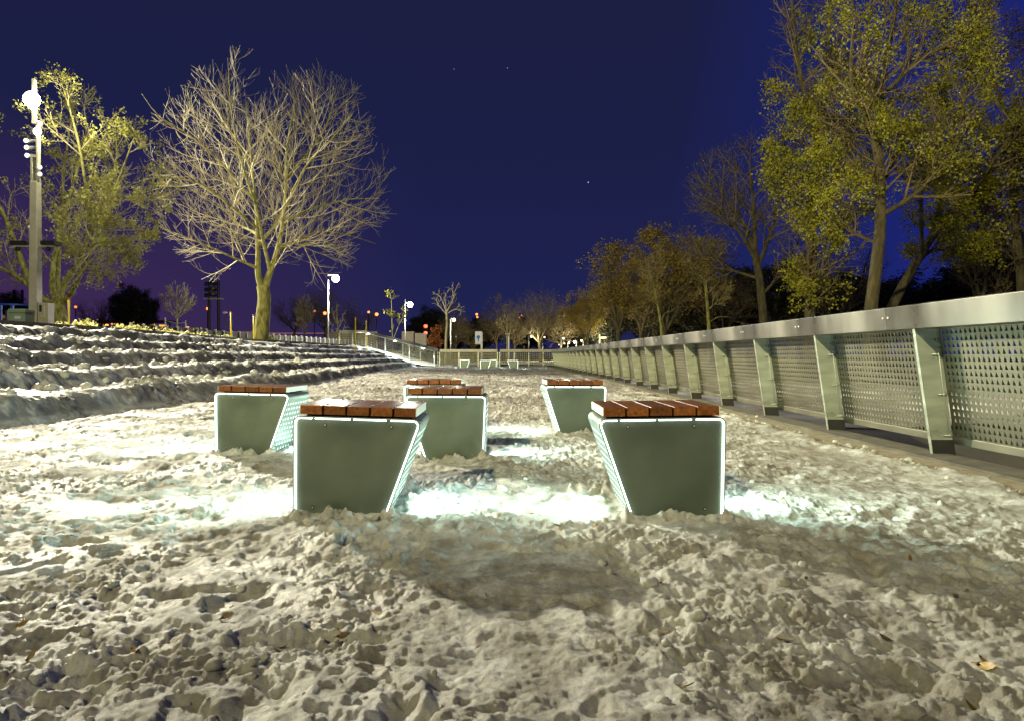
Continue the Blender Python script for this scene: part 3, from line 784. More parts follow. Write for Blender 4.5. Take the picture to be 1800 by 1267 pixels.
# ramp
n = 40; m = 8; vs = []
for i in range(n):
    u = i/(n-1); x = -11.3+6.2*u; y = 45.1+.9*u
    z = 1.32-1.22*float(smooth(.15, .97, np.array(u)))
    for j in range(m):
        v = j/(m-1); vs.append((x+.2*v, y-1.1+1.9*v, z+.03*float(perlin(np.array(x*3), np.array(v*4.+y), 5))))
mesh_np('snowy_ramp', vs, grid_faces(n, m), M_STEPSNOW, smooth_=True, kind='structure')
hr = tag(empty('handrail', (-9.6, 44.7, 1.3)), 'lit metal handrail running down the ramp with glowing spots', 'handrail')
a = np.array([0,0,.0]); b = np.array([4.5,.9,-1.2])
mb = MB(); mb.tube([(-.7,0,.93), (0,0,.93), tuple(b+np.array([0,0,.93]))], .028, 8); mb.build('rail', M_GALV, hr, True)
for u in (-.15,.28,.62,.98):
    p_ = a+(b-a)*max(u, 0)+np.array([-.65 if u < 0 else 0, 0, 0]); mb = MB(); mb.tube([(p_[0],p_[1],-.2+p_[2]), (p_[0],p_[1],p_[2]+.92)], .028, 8); mb.build('leg', M_WHITE, hr, True)
for u in (.04,.42,.82):
    p_ = a+(b-a)*u+np.array([0,-.02,.90]); mb = MB(); mb.ball(tuple(p_), .06, 10, 6, (1.6,1,.6)); mb.build('rail_light', emit_mat('rail_led', (.9,1,.95), 25), hr)
    d = bpy.data.lights.new('rail_glow', 'SPOT'); d.energy = 260; d.color = (.85,1,.93); d.spot_size = R(130); d.shadow_soft_size = .05
    o = bpy.data.objects.new('rail_glow', d); COL.objects.link(o); o.parent = hr; o.location = tuple(p_+np.array([0,-.05,-.12]))
# low concrete toe wall under the ramp fence
mb = MB(); mb.hexa([(-9.7,45.80,-.1), (-5.1,46.92,-.1), (-5.1,46.99,-.1), (-9.7,45.87,-.1), (-9.7,45.80,1.36), (-5.1,46.92,.16), (-5.1,46.99,.16), (-9.7,45.87,1.36)])
tag(mb.build('toe_wall', M_CONC), 'narrow pale concrete edge under the sloping ramp fence', 'toe wall')

# ------------------------------------------------------------------ trees
def norm(v):
    l = math.sqrt(v[0]**2+v[1]**2+v[2]**2)+1e-9; return (v[0]/l, v[1]/l, v[2]/l)
def grow_tree(seed, stems, lv, env=None):
    """stems: list of (points, r0, r1, first child t, is_limb); lv: list of dicts per child level"""
    rg = random.Random(seed); polys = []
    def inside(p):
        if env is None: return 1.0
        c, rr = env
        return math.sqrt(sum(((p[i]-c[i])/rr[i])**2 for i in range(3)))
    def branch(p, d, L, r, lev):
        s = lv[lev]; n = s['seg']; pts = [p]; q = p; dd = d
        for i in range(n):
            dd = norm((dd[0]+rg.gauss(0, s['wig']), dd[1]+rg.gauss(0, s['wig']), dd[2]+rg.gauss(0, s['wig'])+s['up']))
            q = (q[0]+dd[0]*L/n, q[1]+dd[1]*L/n, q[2]+dd[2]*L/n); pts.append(q)
            if i > 0 and inside(q) > 1.08: break
        m = len(pts); rad = [r*(1-.75*i/(m-1)) for i in range(m)]
        polys.append((lev+1, pts, rad))
        kids(pts, rad, L, lev+1)
    def kids(pts, rad, L, lev, t0=None):
        if lev >= len(lv): return
        s = lv[lev]; m = len(pts)-1
        cnt = s['n'] if isinstance(s['n'], int) else int(s['n'](L))
        az = rg.random()*6.28
        for k in range(cnt):
            t = (t0 if t0 is not None else s.get('t0', .2)); t = t+(1-t)*(k+rg.random())/cnt*.98
            x = t*m; i = min(int(x), m-1); f = x-i
            p = tuple(pts[i][j]+(pts[i+1][j]-pts[i][j])*f for j in range(3))
            d = norm(tuple(pts[i+1][j]-pts[i][j] for j in range(3)))
            az += 2.4+rg.gauss(0,.4)
            a = (0,0,1) if abs(d[2]) < .9 else (1,0,0)
            u = norm((a[1]*d[2]-a[2]*d[1], a[2]*d[0]-a[0]*d[2], a[0]*d[1]-a[1]*d[0]))
            w_ = (d[1]*u[2]-d[2]*u[1], d[2]*u[0]-d[0]*u[2], d[0]*u[1]-d[1]*u[0])
            an = R(s['ang']+rg.gauss(0, 9)); c, si = math.cos(an), math.sin(an)
            nd_ = norm(tuple(d[j]*c+si*(u[j]*math.cos(az)+w_[j]*math.sin(az)) for j in range(3)))
            Lc = s['len']*(1-s.get('fall', .4)*t)*rg.uniform(.7, 1.25)
            e = inside(p)
            if e > 1.05: continue
            if e > .8: Lc *= .7
            rr = min((rad[i]+(rad[i+1]-rad[i])*f)*.72, s['r'])
            branch(p, nd_, Lc, rr, lev)
    for pts, r0, r1, t0 in stems:
        # resample smooth
        pts = catmull(pts, 5); m = len(pts)
        rad = [r0+(r1-r0)*(i/(m-1))**.8 for i in range(m)]
        polys.append((0, pts, rad))
        if t0 is not None: kids(pts, rad, 1, 0, t0)
    return polys
def catmull(P_, n):
    P_ = [np.array(p, float) for p in P_]; Q = [2*P_[0]-P_[1]]+P_+[2*P_[-1]-P_[-2]]; out = []
    for i in range(1, len(Q)-2):
        for k in range(n):
            t = k/n; a, b, c, d = Q[i-1], Q[i], Q[i+1], Q[i+2]
            out.append(tuple(.5*((2*b)+(-a+c)*t+(2*a-5*b+4*c-d)*t*t+(-a+3*b-3*c+d)*t**3)))
    out.append(tuple(P_[-1])); return out
def tubes_np(polys, sides):
    """list of (pts, rad) -> V, F; grouped by point count"""
    groups = {}
    for p, r in polys: groups.setdefault(len(p), []).append((p, r))
    VV = []; FF = []; off = 0
    for n, g in groups.items():
        A = np.array([p for p, r in g]); Rr = np.array([r for p, r in g])
        T = np.empty_like(A); T[:, 1:-1] = A[:, 2:]-A[:, :-2]; T[:, 0] = A[:, 1]-A[:, 0]; T[:, -1] = A[:, -1]-A[:, -2]
        T /= np.linalg.norm(T, axis=2, keepdims=True)+1e-9
        mean = A[:, -1]-A[:, 0]; mean /= np.linalg.norm(mean, axis=1, keepdims=True)+1e-9
        ref = np.where(np.abs(mean[:, 2:3]) < .8, np.array([[0,0,1.]]), np.array([[1.,0,0]]))[:, None, :]
        U = np.cross(np.broadcast_to(ref, T.shape), T); U /= np.linalg.norm(U, axis=2, keepdims=True)+1e-9
        Wv = np.cross(T, U)
        an = np.arange(sides)*2*np.pi/sides
        Vv = A[:, :, None, :]+Rr[:, :, None, None]*(np.cos(an)[None, None, :, None]*U[:, :, None, :]+np.sin(an)[None, None, :, None]*Wv[:, :, None, :])
        B = len(g); base = (np.arange(B)*n*sides)[:, None, None]; i = np.arange(n-1)[None, :, None]; k = np.arange(sides)[None, None, :]; k2 = (k+1) % sides
        Fq = np.stack([base+i*sides+k, base+i*sides+k2, base+(i+1)*sides+k2, base+(i+1)*sides+k], -1).reshape(-1, 4)
        VV.append(Vv.reshape(-1, 3)); FF.append(Fq+off); off += B*n*sides
    return np.concatenate(VV), np.concatenate(FF)
def leaves_np(anch, per, spread, size, seed, thin=1.0, clump=0):
    rs = np.random.RandomState(seed); A = np.array(anch)
    if clump:
        m = perlin(A[:, 0]*clump+A[:, 2]*.4*clump, A[:, 1]*clump-A[:, 2]*clump, seed % 50)+.5*perlin(A[:, 0]*clump*3, A[:, 2]*clump*3, seed % 40) > .10
        A = A[m]
    A = np.repeat(A, per, 0); N = len(A)
    C = A+rs.randn(N, 3)*spread
    n = rs.randn(N, 3); n /= np.linalg.norm(n, axis=1, keepdims=True)
    a = rs.randn(N, 3); u = np.cross(n, a); u /= np.linalg.norm(u, axis=1, keepdims=True); v = np.cross(n, u)
    s = size*rs.uniform(.6, 1.3, (N, 1))
    p0 = C-u*s; p2 = C+u*s; p1 = C+v*s*.62*thin+n*s*.18; p3 = C-v*s*.62*thin+n*s*.18
    V = np.stack([p0, p1, p2, p3], 1).reshape(-1, 3); F = np.arange(4*N).reshape(-1, 4)
    return V, F
def build_tree(name, loc, polys, trunk_lv, mt, mtw, leaf=None, leafmat=None, seed=1, fine=3, twigname=None):
    t = empty(name, loc)
    V, F = tubes_np([(p, r) for l, p, r in polys if l <= trunk_lv], 9); mesh_np('trunk', V, F, mt, t, True)
    tw = [(p, r) for l, p, r in polys if l > trunk_lv]
    if leaf:
        V, F = tubes_np(tw, fine); mesh_np('branches', V, F, mtw, t)
        mx = max(l for l, p, r in polys)
        anch = [q for l, p, r in polys if l >= mx-leaf.get('lv', 0) for q in p[1:]]
        V, F = leaves_np(anch, leaf['per'], leaf['spread'], leaf['size'], seed, leaf.get('thin', 1), leaf.get('clump', 0)); mesh_np('crown', V, F, leafmat, t)
    else:
        V, F = tubes_np(tw, fine); mesh_np('crown', V, F, mtw, t)
    return t

# big bare tree: base at (-11.5, 31)
Yt = 31.0
def L3(px, py, dy=0, base=(457, 605), Y0=None):
    Y0 = Y0 or Yt; return ((px-base[0])*Y0/1200, dy, (base[1]-py)*Y0/1200)
base = (-11.4, Yt, gz(-11.4, Yt)-.05)
trunk = [L3(457,612), L3(457,600), L3(460,560), L3(463,525), L3(460,502)]
stems = [(trunk, .38, .27, None),
  ([L3(459,508), L3(452,480), L3(449,440,.2), L3(446,390,.3), L3(440,330,.4), L3(434,260,.3), L3(428,175,.2)], 0.173, 0.019, .25),
  ([L3(463,508), L3(470,485), L3(486,450,-.2), L3(500,400,-.4), L3(507,340,-.5), L3(510,270,-.6), L3(522,190,-.5)], 0.192, 0.019, .2),
  ([L3(450,470), L3(435,463,-.2), L3(410,452,-.5), L3(386,440,-1.0), L3(350,425,-1.3), L3(310,410,-1.5)], 0.077, 0.013, .15),
  ([L3(447,410,.3), L3(430,400,.6), L3(400,385,1.2), L3(365,355,1.6), L3(325,330,2), L3(290,290,2.2)], 0.083, 0.013, .12),
  ([L3(443,350,.4), L3(425,330,0), L3(395,290,-.6), L3(350,250,-1.2), L3(310,225,-1.6), L3(285,190,-1.8)], 0.071, 0.013, .12),
  ([L3(438,310,.4), L3(420,270,.8), L3(395,230,1), L3(370,180,1.2), L3(362,120,1.2)], 0.064, 0.010, .1),
  ([L3(488,445,-.2), L3(510,430,-.6), L3(540,436,-1), L3(570,440,-1.4), L3(605,440,-1.7)], 0.071, 0.013, .15),
  ([L3(502,395,-.4), L3(530,370,.2), L3(560,350,1), L3(600,335,1.6), L3(650,330,2)], 0.083, 0.013, .12),
  ([L3(505,370,-.5), L3(535,330,-1.1), L3(565,300,-1.8), L3(600,275,-2.2), L3(640,235,-2.5)], 0.089, 0.013, .12),
  ([L3(508,320,-.5), L3(530,280,0), L3(550,240,.6), L3(565,195,1), L3(580,150,1)], 0.077, 0.010, .1),
  ([L3(449,430,.2), L3(462,390,1.2), L3(470,340,2.2), L3(468,280,2.8), L3(475,200,3), L3(480,125,3)], 0.096, 0.010, .1),
  ([L3(474,478,0), L3(478,430,-1.2), L3(480,380,-2.2), L3(470,320,-3), L3(460,250,-3.4), L3(455,160,-3.5)], 0.096, 0.010, .1),
  ([L3(490,440,0), L3(520,400,1.8), L3(545,385,3), L3(590,390,4), L3(625,400,4.4)], 0.064, 0.010, .15),
  ([L3(448,400,.3), L3(425,370,-1.8), L3(400,350,-3), L3(350,350,-3.8), L3(315,365,-4.2)], 0.064, 0.010, .15)]
lv = [dict(seg=7, wig=.055, up=.06, n=12, ang=50, len=3.0, r=.034, fall=.25, t0=.08),
      dict(seg=6, wig=.055, up=.08, n=7, ang=42, len=1.7, r=.014, fall=.35, t0=.12),
      dict(seg=5, wig=.06, up=.12, n=3, ang=34, len=.8, r=.010, fall=.3, t0=.15)]
env = ((.7, 0, 7.7), (4.9, 4.8, 5.4))
pl = grow_tree(3, stems, lv, env)
pl = [(l, p, [max(x, .0052) for x in r]) for l, p, r in pl]
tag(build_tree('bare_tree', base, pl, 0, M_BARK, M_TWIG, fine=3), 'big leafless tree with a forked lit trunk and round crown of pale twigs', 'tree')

# leafy maple behind the mast
Ym = 40.0; base = (-26.5, Ym, gz(-26.5, Ym)-.05)
M3 = lambda px, py, dy=0: L3(px, py, dy, (102, 588), Ym)
stems = [([M3(102,592), M3(102,575), M3(100,550), M3(98,528)], .50, .36, None),
  ([M3(98,535), M3(110,528), M3(130,510,-.3), M3(155,470,-.6), M3(180,420,-.9), M3(205,370,-1), M3(235,300,-1.2), M3(255,250,-1.3)], .22, .03, .25),
  ([M3(98,532), M3(108,500), M3(125,465,.3), M3(145,410,.4), M3(165,350,.5), M3(190,290,.5), M3(200,220,.3)], .26, .03, .2),
  ([M3(96,532), M3(85,500,.2), M3(80,450,.6), M3(90,380,.9), M3(110,300,1), M3(130,220,1), M3(120,150,1)], .22, .02, .25),
  ([M3(94,535), M3(75,520,-.3), M3(45,490,-.6), M3(5,465,-.8), M3(-40,430,-1), M3(-80,380,-1)], .20, .03, .25),
  ([M3(60,505,-.4), M3(45,440,-.8), M3(25,380,-1), M3(0,320,-1.2), M3(-15,240,-1.5), M3(5,160,-1.5)], .18, .02, .15),
  ([M3(96,530), M3(70,440,1.5), M3(55,360,2.5), M3(50,280,3), M3(60,200,3), M3(70,140,3)], .18, .02, .15),
  ([M3(175,435,-.9), M3(205,430,-1.6), M3(235,440,-2), M3(265,450,-2)], .10, .015, .1),
  ([M3(190,400,-1), M3(215,410,-2), M3(240,400,-2.6), M3(280,380,-3)], .08, .015, .1),
  ([M3(215,345,-1), M3(240,350,0), M3(265,330,.6), M3(285,300,1)], .08, .015, .1),
  ([M3(150,480,-.6), M3(170,480,-1.4), M3(200,470,-2), M3(235,480,-2.2)], .07, .015, .1),
  ([M3(150,400,.4), M3(175,330,-1.5), M3(175,260,-2.2), M3(160,190,-2.5), M3(150,160,-2.5)], .12, .015, .1)]
lv = [dict(seg=5, wig=.12, up=.06, n=11, ang=44, len=2.9, r=.05, fall=.3, t0=.15),
      dict(seg=4, wig=.13, up=.06, n=7, ang=42, len=1.4, r=.022, fall=.3, t0=.15),
      dict(seg=3, wig=.12, up=.07, n=3, ang=38, len=.7, r=.012, fall=.3, t0=.2)]
env = ((.2, 0, 8.0), (6.0, 5.6, 6.8))
pl = grow_tree(8, stems, lv, env)
pl = [(l, p, [max(x, .010) for x in r]) for l, p, r in pl]
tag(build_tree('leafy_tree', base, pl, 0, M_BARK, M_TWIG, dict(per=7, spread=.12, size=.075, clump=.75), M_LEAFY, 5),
    'wide tree with yellow-green leaves lit by the floodlight mast at far left', 'tree')

# tall trees over the steel fence
def tall(name, px, Y, stemspec, lvs, env, leaf, lm, seed, label, base_py=600, z0=-.1, mt=None, mtw=None, group=None, r=.25):
    X0 = (px-900)*Y/1200
    f = lambda a, b, dy=0: ((a-px)*Y/1200, dy, CH+(625-b)*Y/1200-z0)
    stems = [([f(*p) for p in pts], r0, r1, t0) for pts, r0, r1, t0 in stemspec]
    ec, er = env; c = f(*ec); e2 = (c, (er[0]*Y/1200, er[1]*Y/1200*1.0, er[2]*Y/1200))
    pl = grow_tree(seed, stems, lvs, e2)
    return tag(build_tree(name, (X0, Y, z0), pl, 0, mt or M_BARKD, mtw or M_TWIGD, leaf, lm, seed), label, 'tree', group)
LVT = [dict(seg=5, wig=.12, up=.05, n=17, ang=46, len=2.3, r=.05, fall=.2, t0=.12),
       dict(seg=4, wig=.14, up=.04, n=8, ang=45, len=1.05, r=.018, fall=.3, t0=.12),
       dict(seg=3, wig=.14, up=.03, n=4, ang=42, len=.5, r=.009, fall=.3, t0=.15)]
LVF = [dict(seg=5, wig=.12, up=.06, n=13, ang=44, len=3.0, r=.06, fall=.25, t0=.15),
       dict(seg=4, wig=.14, up=.05, n=8, ang=42, len=1.5, r=.025, fall=.3, t0=.12),
       dict(seg=3, wig=.14, up=.04, n=4, ang=40, len=.75, r=.014, fall=.3, t0=.15)]
tall('tall_tree', 1424, 25, [
   ([(1422,645), (1424,560), (1427,460), (1425,380), (1432,300), (1438,240)], .23, .13, .55),
   ([(1438,240), (1424,180,.2), (1410,110,.3), (1400,30,.3), (1395,-60,.3)], .12, .04, .05),
   ([(1434,300), (1448,230,.3), (1462,150,.5), (1470,60,.6), (1478,-60,.6)], .13, .04, .05),
   ([(1432,400), (1450,330,-.6), (1455,270,-1), (1468,200,-1.2), (1490,120,-1.3), (1500,20,-1.2)], .12, .03, .1),
   ([(1425,420), (1408,350,.8), (1400,280,1), (1395,200,1)], .08, .02, .1),
   ([(1424,520), (1440,470,-.6), (1450,420,-1), (1470,380,-1.2)], .06, .02, .1),
   ([(1424,560), (1415,520,-.3), (1405,470,-.8), (1408,420,-1)], .05, .02, .1)],
   LVT, ((1440,220,0), (86,100,380)), dict(per=5, spread=.11, size=.052, clump=.5), M_LEAFG, 21,
   'tall slender tree with olive leaves, left of the tall pair behind the steel fence')
tall('tall_tree', 1535, 22, [
   ([(1528,660), (1530,560), (1538,490), (1546,420), (1548,370), (1546,300), (1538,235)], .22, .15, .7),
   ([(1540,240), (1520,215,-.2), (1495,185,-.4), (1480,140,-.6), (1478,60,-.8), (1470,-40,-.9)], .12, .03, .15),
   ([(1538,238), (1552,200,.2), (1562,150,.4), (1575,80,.5), (1590,0,.5), (1600,-80,.5)], .14, .04, .1),
   ([(1548,330), (1580,290,.6), (1620,240,1), (1670,200,1.3), (1730,170,1.5)], .09, .02, .12),
   ([(1548,380), (1590,350,-.5), (1625,310,-.9), (1640,260,-1.2), (1650,180,-1.4)], .09, .02, .1),
   ([(1560,160), (1610,110,-.3), (1660,90,-.6), (1710,40,-.8)], .08, .02, .1),
   ([(1546,430), (1510,400,.5), (1500,350,.8), (1495,290,1)], .06, .02, .15)],
   LVT, ((1590,200,0), (150,110,330)), dict(per=5, spread=.11, size=.047, clump=.55), M_LEAFG, 22,
   'tall tree with a winding dark trunk, right of the tall pair behind the fence')
tall('leaning_tree', 1560, 30, [
   ([(1545,640), (1560,560), (1600,480), (1650,400), (1700,350), (1760,325), (1840,310)], .26, .09, .3),
   ([(1600,480), (1650,440,.8), (1700,430,1.4), (1780,425,1.8)], .12, .03, .2),
   ([(1640,410), (1670,320,.4), (1690,230,.6), (1720,140,.8), (1740,40,.9)], .14, .03, .1),
   ([(1700,350), (1740,270,-.8), (1780,200,-1.2), (1830,110,-1.4)], .12, .03, .1),
   ([(1750,325), (1790,260,.5), (1840,210,.6)], .09, .02, .1),
   ([(1620,450), (1600,360,-.8), (1590,280,-1.2), (1600,200,-1.4)], .10, .02, .1)],
   LVT, ((1720,240,0), (160,150,260)), dict(per=9, spread=.13, size=.062, clump=.5), M_LEAFG, 23,
   'broad tree leaning right with dark arching limbs at the right edge')
tall('tall_tree', 1800, 33, [
   ([(1800,650), (1797,540), (1790,430), (1780,330), (1788,240)], .24, .12, .4),
   ([(1788,240), (1765,160,.4), (1740,80,.6), (1720,10,.6)], .10, .03, .1),
   ([(1785,300), (1815,200,-.4), (1840,100,-.6), (1850,0,-.6)], .12, .03, .1),
   ([(1790,400), (1750,330,.8), (1710,290,1.2), (1670,260,1.4)], .10, .03, .1),
   ([(1795,470), (1750,430,-.8), (1710,400,-1.2), (1680,380,-1.4)], .09, .02, .1)],
   LVF, ((1770,230,0), (120,110,260)), dict(per=5, spread=.16, size=.07, clump=.4), M_LEAFB, 28,
   'tall dark tree filling the right edge of the photo behind the leaning tree')
tall('thicket_tree', 1740, 36, [
   ([(1720,640), (1722,540), (1715,450), (1725,380), (1740,300)], .16, .05, .25),
   ([(1722,560), (1750,480,.6), (1780,420,.8), (1800,340,1)], .12, .03, .15),
   ([(1720,540), (1690,480,-.6), (1670,430,-.8), (1665,370,-1)], .10, .03, .15),
   ([(1760,640), (1775,540,1), (1790,460,1.2), (1830,400,1.2)], .14, .04, .2)],
   LVT[:1]+[dict(seg=4, wig=.14, up=.04, n=9, ang=45, len=1.4, r=.02, fall=.3, t0=.1)]+LVT[2:], ((1750,440,0), (110,120,150)), dict(per=1, spread=.12, size=.05, clump=1.0), M_LEAFB, 24,
   'dark bare thicket tree low behind the fence at the right edge')
tall('brown_tree', 1330, 40, [
   ([(1345,640), (1342,560), (1335,490), (1325,440)], .28, .2, None),
   ([(1325,440), (1310,390,.3), (1280,340,.8), (1255,290,1)], .16, .03, .1),
   ([(1330,460), (1290,410,-.8), (1250,370,-1.2), (1220,330,-1.4)], .13, .03, .15),
   ([(1327,440), (1325,370,0), (1318,300,0), (1320,260,0)], .16, .03, .1),
   ([(1332,470), (1360,400,.3), (1375,330,.4), (1385,280,.4)], .15, .03, .1),
   ([(1335,490), (1285,470,1), (1240,465,1.5), (1205,440,1.6)], .10, .02, .15),
   ([(1338,520), (1380,470,-.5), (1400,420,-.5)], .10, .02, .1)],
   LVF, ((1310,385,0), (115,120,140)), dict(per=1, spread=.15, size=.06, clump=.8), M_LEAFB, 25,
   'tall purple-brown nearly bare tree to the left of the tall olive trees')

# middle distance trees above the fence
def gen_tree(name, H, seed, leaf, lm, mt=None, mtw=None, spread=.34, fork=.3, dens=1.0, bare=False, r=None):
    """generic broad tree in local metres with height H"""
    rg = random.Random(seed); stems = []
    r = r or H*.022
    tz = H*fork; bend = rg.gauss(0,.03)*H
    trunk = [(0,0,-.3), (0,0,tz*.3), (bend*.5,0,tz*.7), (bend,rg.gauss(0,.1),tz)]
    stems.append((trunk, r, r*.75, None))
    m = 6; a0 = rg.random()*6.28
    for i in range(m):
        a = a0+i*2.4; o_ = spread*H*rg.uniform(.5, 1.05) if i else spread*H*.1; top = H*rg.uniform(.72, .97)*(1-.18*(o_/(spread*H))**2)
        zb = tz*rg.uniform(.75, 1)
        x1, y1 = math.cos(a)*o_, math.sin(a)*o_*.8
        stems.append(([(bend*zb/tz,0,zb), (bend+x1*.35, y1*.35, zb+(top-zb)*.3), (bend+x1*.75, y1*.75, zb+(top-zb)*.62), (bend+x1, y1, top)], r*.55, r*.1, .15))
    s = H/10
    lv = [dict(seg=5, wig=.13, up=.07, n=int(11*dens), ang=44, len=2.4*s, r=.05*s, fall=.25, t0=.1),
          dict(seg=4, wig=.15, up=.05, n=int(7*dens), ang=42, len=1.2*s, r=.022*s, fall=.3, t0=.12),
          dict(seg=3, wig=.14, up=.05, n=3, ang=40, len=.6*s, r=.013*s, fall=.3, t0=.15)]
    env = ((bend,0,H*.62), (spread*H*1.15, spread*H, H*.42))
    return build_tree(name, (0,0,0), grow_tree(seed, stems, lv, env), 0, mt or M_BARKD, mtw or M_TWIGD, leaf, lm, seed)
def place(o, px, Y, z0=None, rz=0, sc=1):
    X0 = (px-900)*Y/1200; z = gz(X0, Y) if z0 is None else z0
    o.location = (X0, Y, z); o.rotation_euler = (0, 0, rz); o.scale = (sc, sc, sc); return o
lf = dict(per=3, spread=.16, size=.085, clump=.7)
tA = gen_tree('woodland_tree', 10, 31, dict(per=4, spread=.16, size=.09, clump=.7), M_LEAFO, spread=.36)
tB = gen_tree('woodland_tree', 10, 32, dict(per=3, spread=.16, size=.08, clump=.7), M_LEAFB, spread=.33, fork=.35)
tC = gen_tree('woodland_tree', 10, 33, dict(per=1, spread=.2, size=.06, clump=.7), M_LEAFB, spread=.36, fork=.3, dens=1.2)
tD = gen_tree('woodland_tree', 10, 34, dict(per=5, spread=.22, size=.12), M_LEAFD, spread=.30, fork=.2)
index_kids()
first = {}
def put(src, px, Y, toppy, label, rz=0, z0=0., wx=1):
    H = CH+(625-toppy)*Y/1200-z0
    o = src if src.name not in first else copy_tree(src)
    if src.name not in first: first[src.name] = 1
    place(o, px, Y, z0, rz, H/9.6)
    if wx != 1: o.scale = (o.scale[0]*wx, o.scale[1]*wx, o.scale[2])
    tag(o, label, 'tree', 'woodland trees beyond the fences')
WT = [ # src, px, Y, top py, label
 (tA, 1168, 50, 405, 'ochre-leaved tree with the highest crown left of the tall purple-brown tree', 0, 1),
 (tA, 1088, 58, 438, 'bushy ochre tree whose crown steps down left of the highest ochre one', 2, 1),
 (tA, 1032, 66, 512, 'small brightly lit yellow tree standing over the far end of the steel fence', 4, 1.1),
 (tC, 950, 75, 505, 'fan-shaped brown bare tree over the back fence right of the blue and white sign', 1, 1.15),
 (tB, 985, 95, 540, 'dark brown tree in the gap between the fan-shaped tree and the lit yellow tree', 0, 1),
 (tB, 905, 92, 548, 'dim brown tree just left of the fan-shaped bare tree', 3, 1),
 (tB, 872, 85, 525, 'dim narrow brown tree rising behind the blue and white sign', 5, .8),
 (tC, 830, 95, 560, 'low dark bare tree left of the blue and white sign', 2, 1.2),
 (tD, 762, 100, 548, 'round black-green tree right of the second lamp on the left', 0, 1.3),
 (tD, 735, 110, 570, 'low black conifer-like tree behind the concrete block', 1, 1),
 (tB, 800, 80, 540, 'olive-brown tree behind the small pale bare tree over the back fence', 1, .9),
 (tB, 1128, 72, 455, 'dark tree behind the highest ochre crown', 2, 1),
 (tD, 1215, 75, 470, 'black-green tree right behind the highest ochre crown', 3, 1.2),
 (tB, 1270, 60, 450, 'dark brown tree below and left of the tall purple-brown tree', 0, 1),
 (tD, 1300, 80, 480, 'black-green tree under the tall purple-brown tree', 5, 1.3),
 (tD, 1390, 60, 470, 'black-green tree low behind the left tall olive tree', 2, 1.3),
 (tD, 1480, 62, 490, 'black-green tree low between the two tall olive trees', 4, 1.2),
 (tC, 1460, 45, 400, 'dark bare tree between the two tall olive trees', 4, 1.0),
 (tD, 1600, 95, 495, 'low black tree on the skyline right of the winding trunk', 1, 1.6),
 (tD, 1690, 90, 480, 'low black tree mass below the leaning tree', 3, 1.7),
 (tD, 1850, 70, 430, 'black tree mass at the right edge behind the thicket', 0, 1.5),
 (tD, 1170, 85, 500, 'black-green tree behind the thin pale trunk over the fence', 2, 1.3),
 (tD, 1760, 62, 440, 'black tree mass low behind the thicket tree at the right edge', 2, 1.8),
 (tD, 1960, 60, 400, 'black tree mass just beyond the right edge', 3, 1.8),
 (tD, 1545, 70, 505, 'low black tree behind the foot of the winding trunk', 5, 1.6),
 (tD, 850, 130, 566, 'black tree low on the skyline just behind the blue and white sign', 1, 2.2),
 (tD, 925, 130, 562, 'black tree low on the skyline left of the fan-shaped tree', 2, 2.0),
 (tD, 990, 125, 552, 'black tree behind the gap right of the fan-shaped tree', 4, 2.0),
 (tD, 790, 135, 570, 'black tree low on the skyline behind the small pale bare tree', 5, 2.2),
 (tD, 1040, 110, 540, 'black tree behind the brightly lit yellow tree', 0, 1.8),
 (tD, 1130, 95, 500, 'black tree behind the thin hooked trunk', 4, 1.5),
 (tD, 1240, 90, 500, 'black tree behind the crooked pale trunk', 0, 1.6),
 (tD, 1075, 90, 520, 'black-green tree behind the bushy ochre tree', 1, 1.3),
]
for src, px, Y, tp, lab, rz, wx in WT: put(src, px, Y, tp, lab, rz, 0., wx)
# left-hand background
WL = [(tD, 228, 85, 508, 'black evergreen tree behind the shrubs, right of the leafy tree trunk', 0, .9),
      (tD, 258, 88, 520, 'black evergreen tree next to the tallest black one behind the shrubs', 2, .8),
      (tC, 175, 88, 520, 'dark bare tree between the yellow post and the black evergreens', 2, 1.2),
      (tD, 12, 75, 520, 'black tree behind the blue railing at the left edge', 4, 1.2),
      (tC, 515, 90, 515, 'dark bare tree just right of the big leafless tree trunk', 3, 1.2),
      (tC, 575, 88, 500, 'dark tree behind the bright lamp in the left middle', 1, 1.3),
      (tC, 630, 95, 535, 'dark low tree right of the bright lamp in the left middle', 5, 1.3),
      (tC, 385, 120, 575, 'tiny dark bush-like tree on the skyline near the dark light towers', 3, 1.5)]
for src, px, Y, tp, lab, rz, wx in WL: put(src, px, Y, tp, lab, rz, 1.9, wx)

# thin lit trees and saplings
def line_tree(name, Y, spec, label, mt, mtw, lvs, env, leaf=None, lm=None, seed=1, base=None, z0=0, rmin=.012):
    px = base; X0 = (px-900)*Y/1200
    f = lambda a, b, dy=0: ((a-px)*Y/1200, dy, CH+(625-b)*Y/1200-z0)
    stems = [([f(*p) for p in pts], r0, r1, t0) for pts, r0, r1, t0 in spec]
    ec, er = env; e2 = (f(*ec), tuple(v*Y/1200 for v in er))
    pl = grow_tree(seed, stems, lvs, e2); pl = [(l, p, [max(x, rmin) for x in r]) for l, p, r in pl]
    return tag(build_tree(name, (X0, Y, z0), pl, 0, mt, mtw, leaf, lm, seed), label, 'tree')
def LVS(s, n=(8,5,3)):
    return [dict(seg=4, wig=.12, up=.06, n=n[0], ang=42, len=1.3*s, r=.03*s, fall=.4, t0=.1),
            dict(seg=3, wig=.13, up=.06, n=n[1], ang=40, len=.7*s, r=.016*s, fall=.3, t0=.12),
            dict(seg=3, wig=.12, up=.06, n=n[2], ang=38, len=.35*s, r=.011*s, fall=.3, t0=.15)]
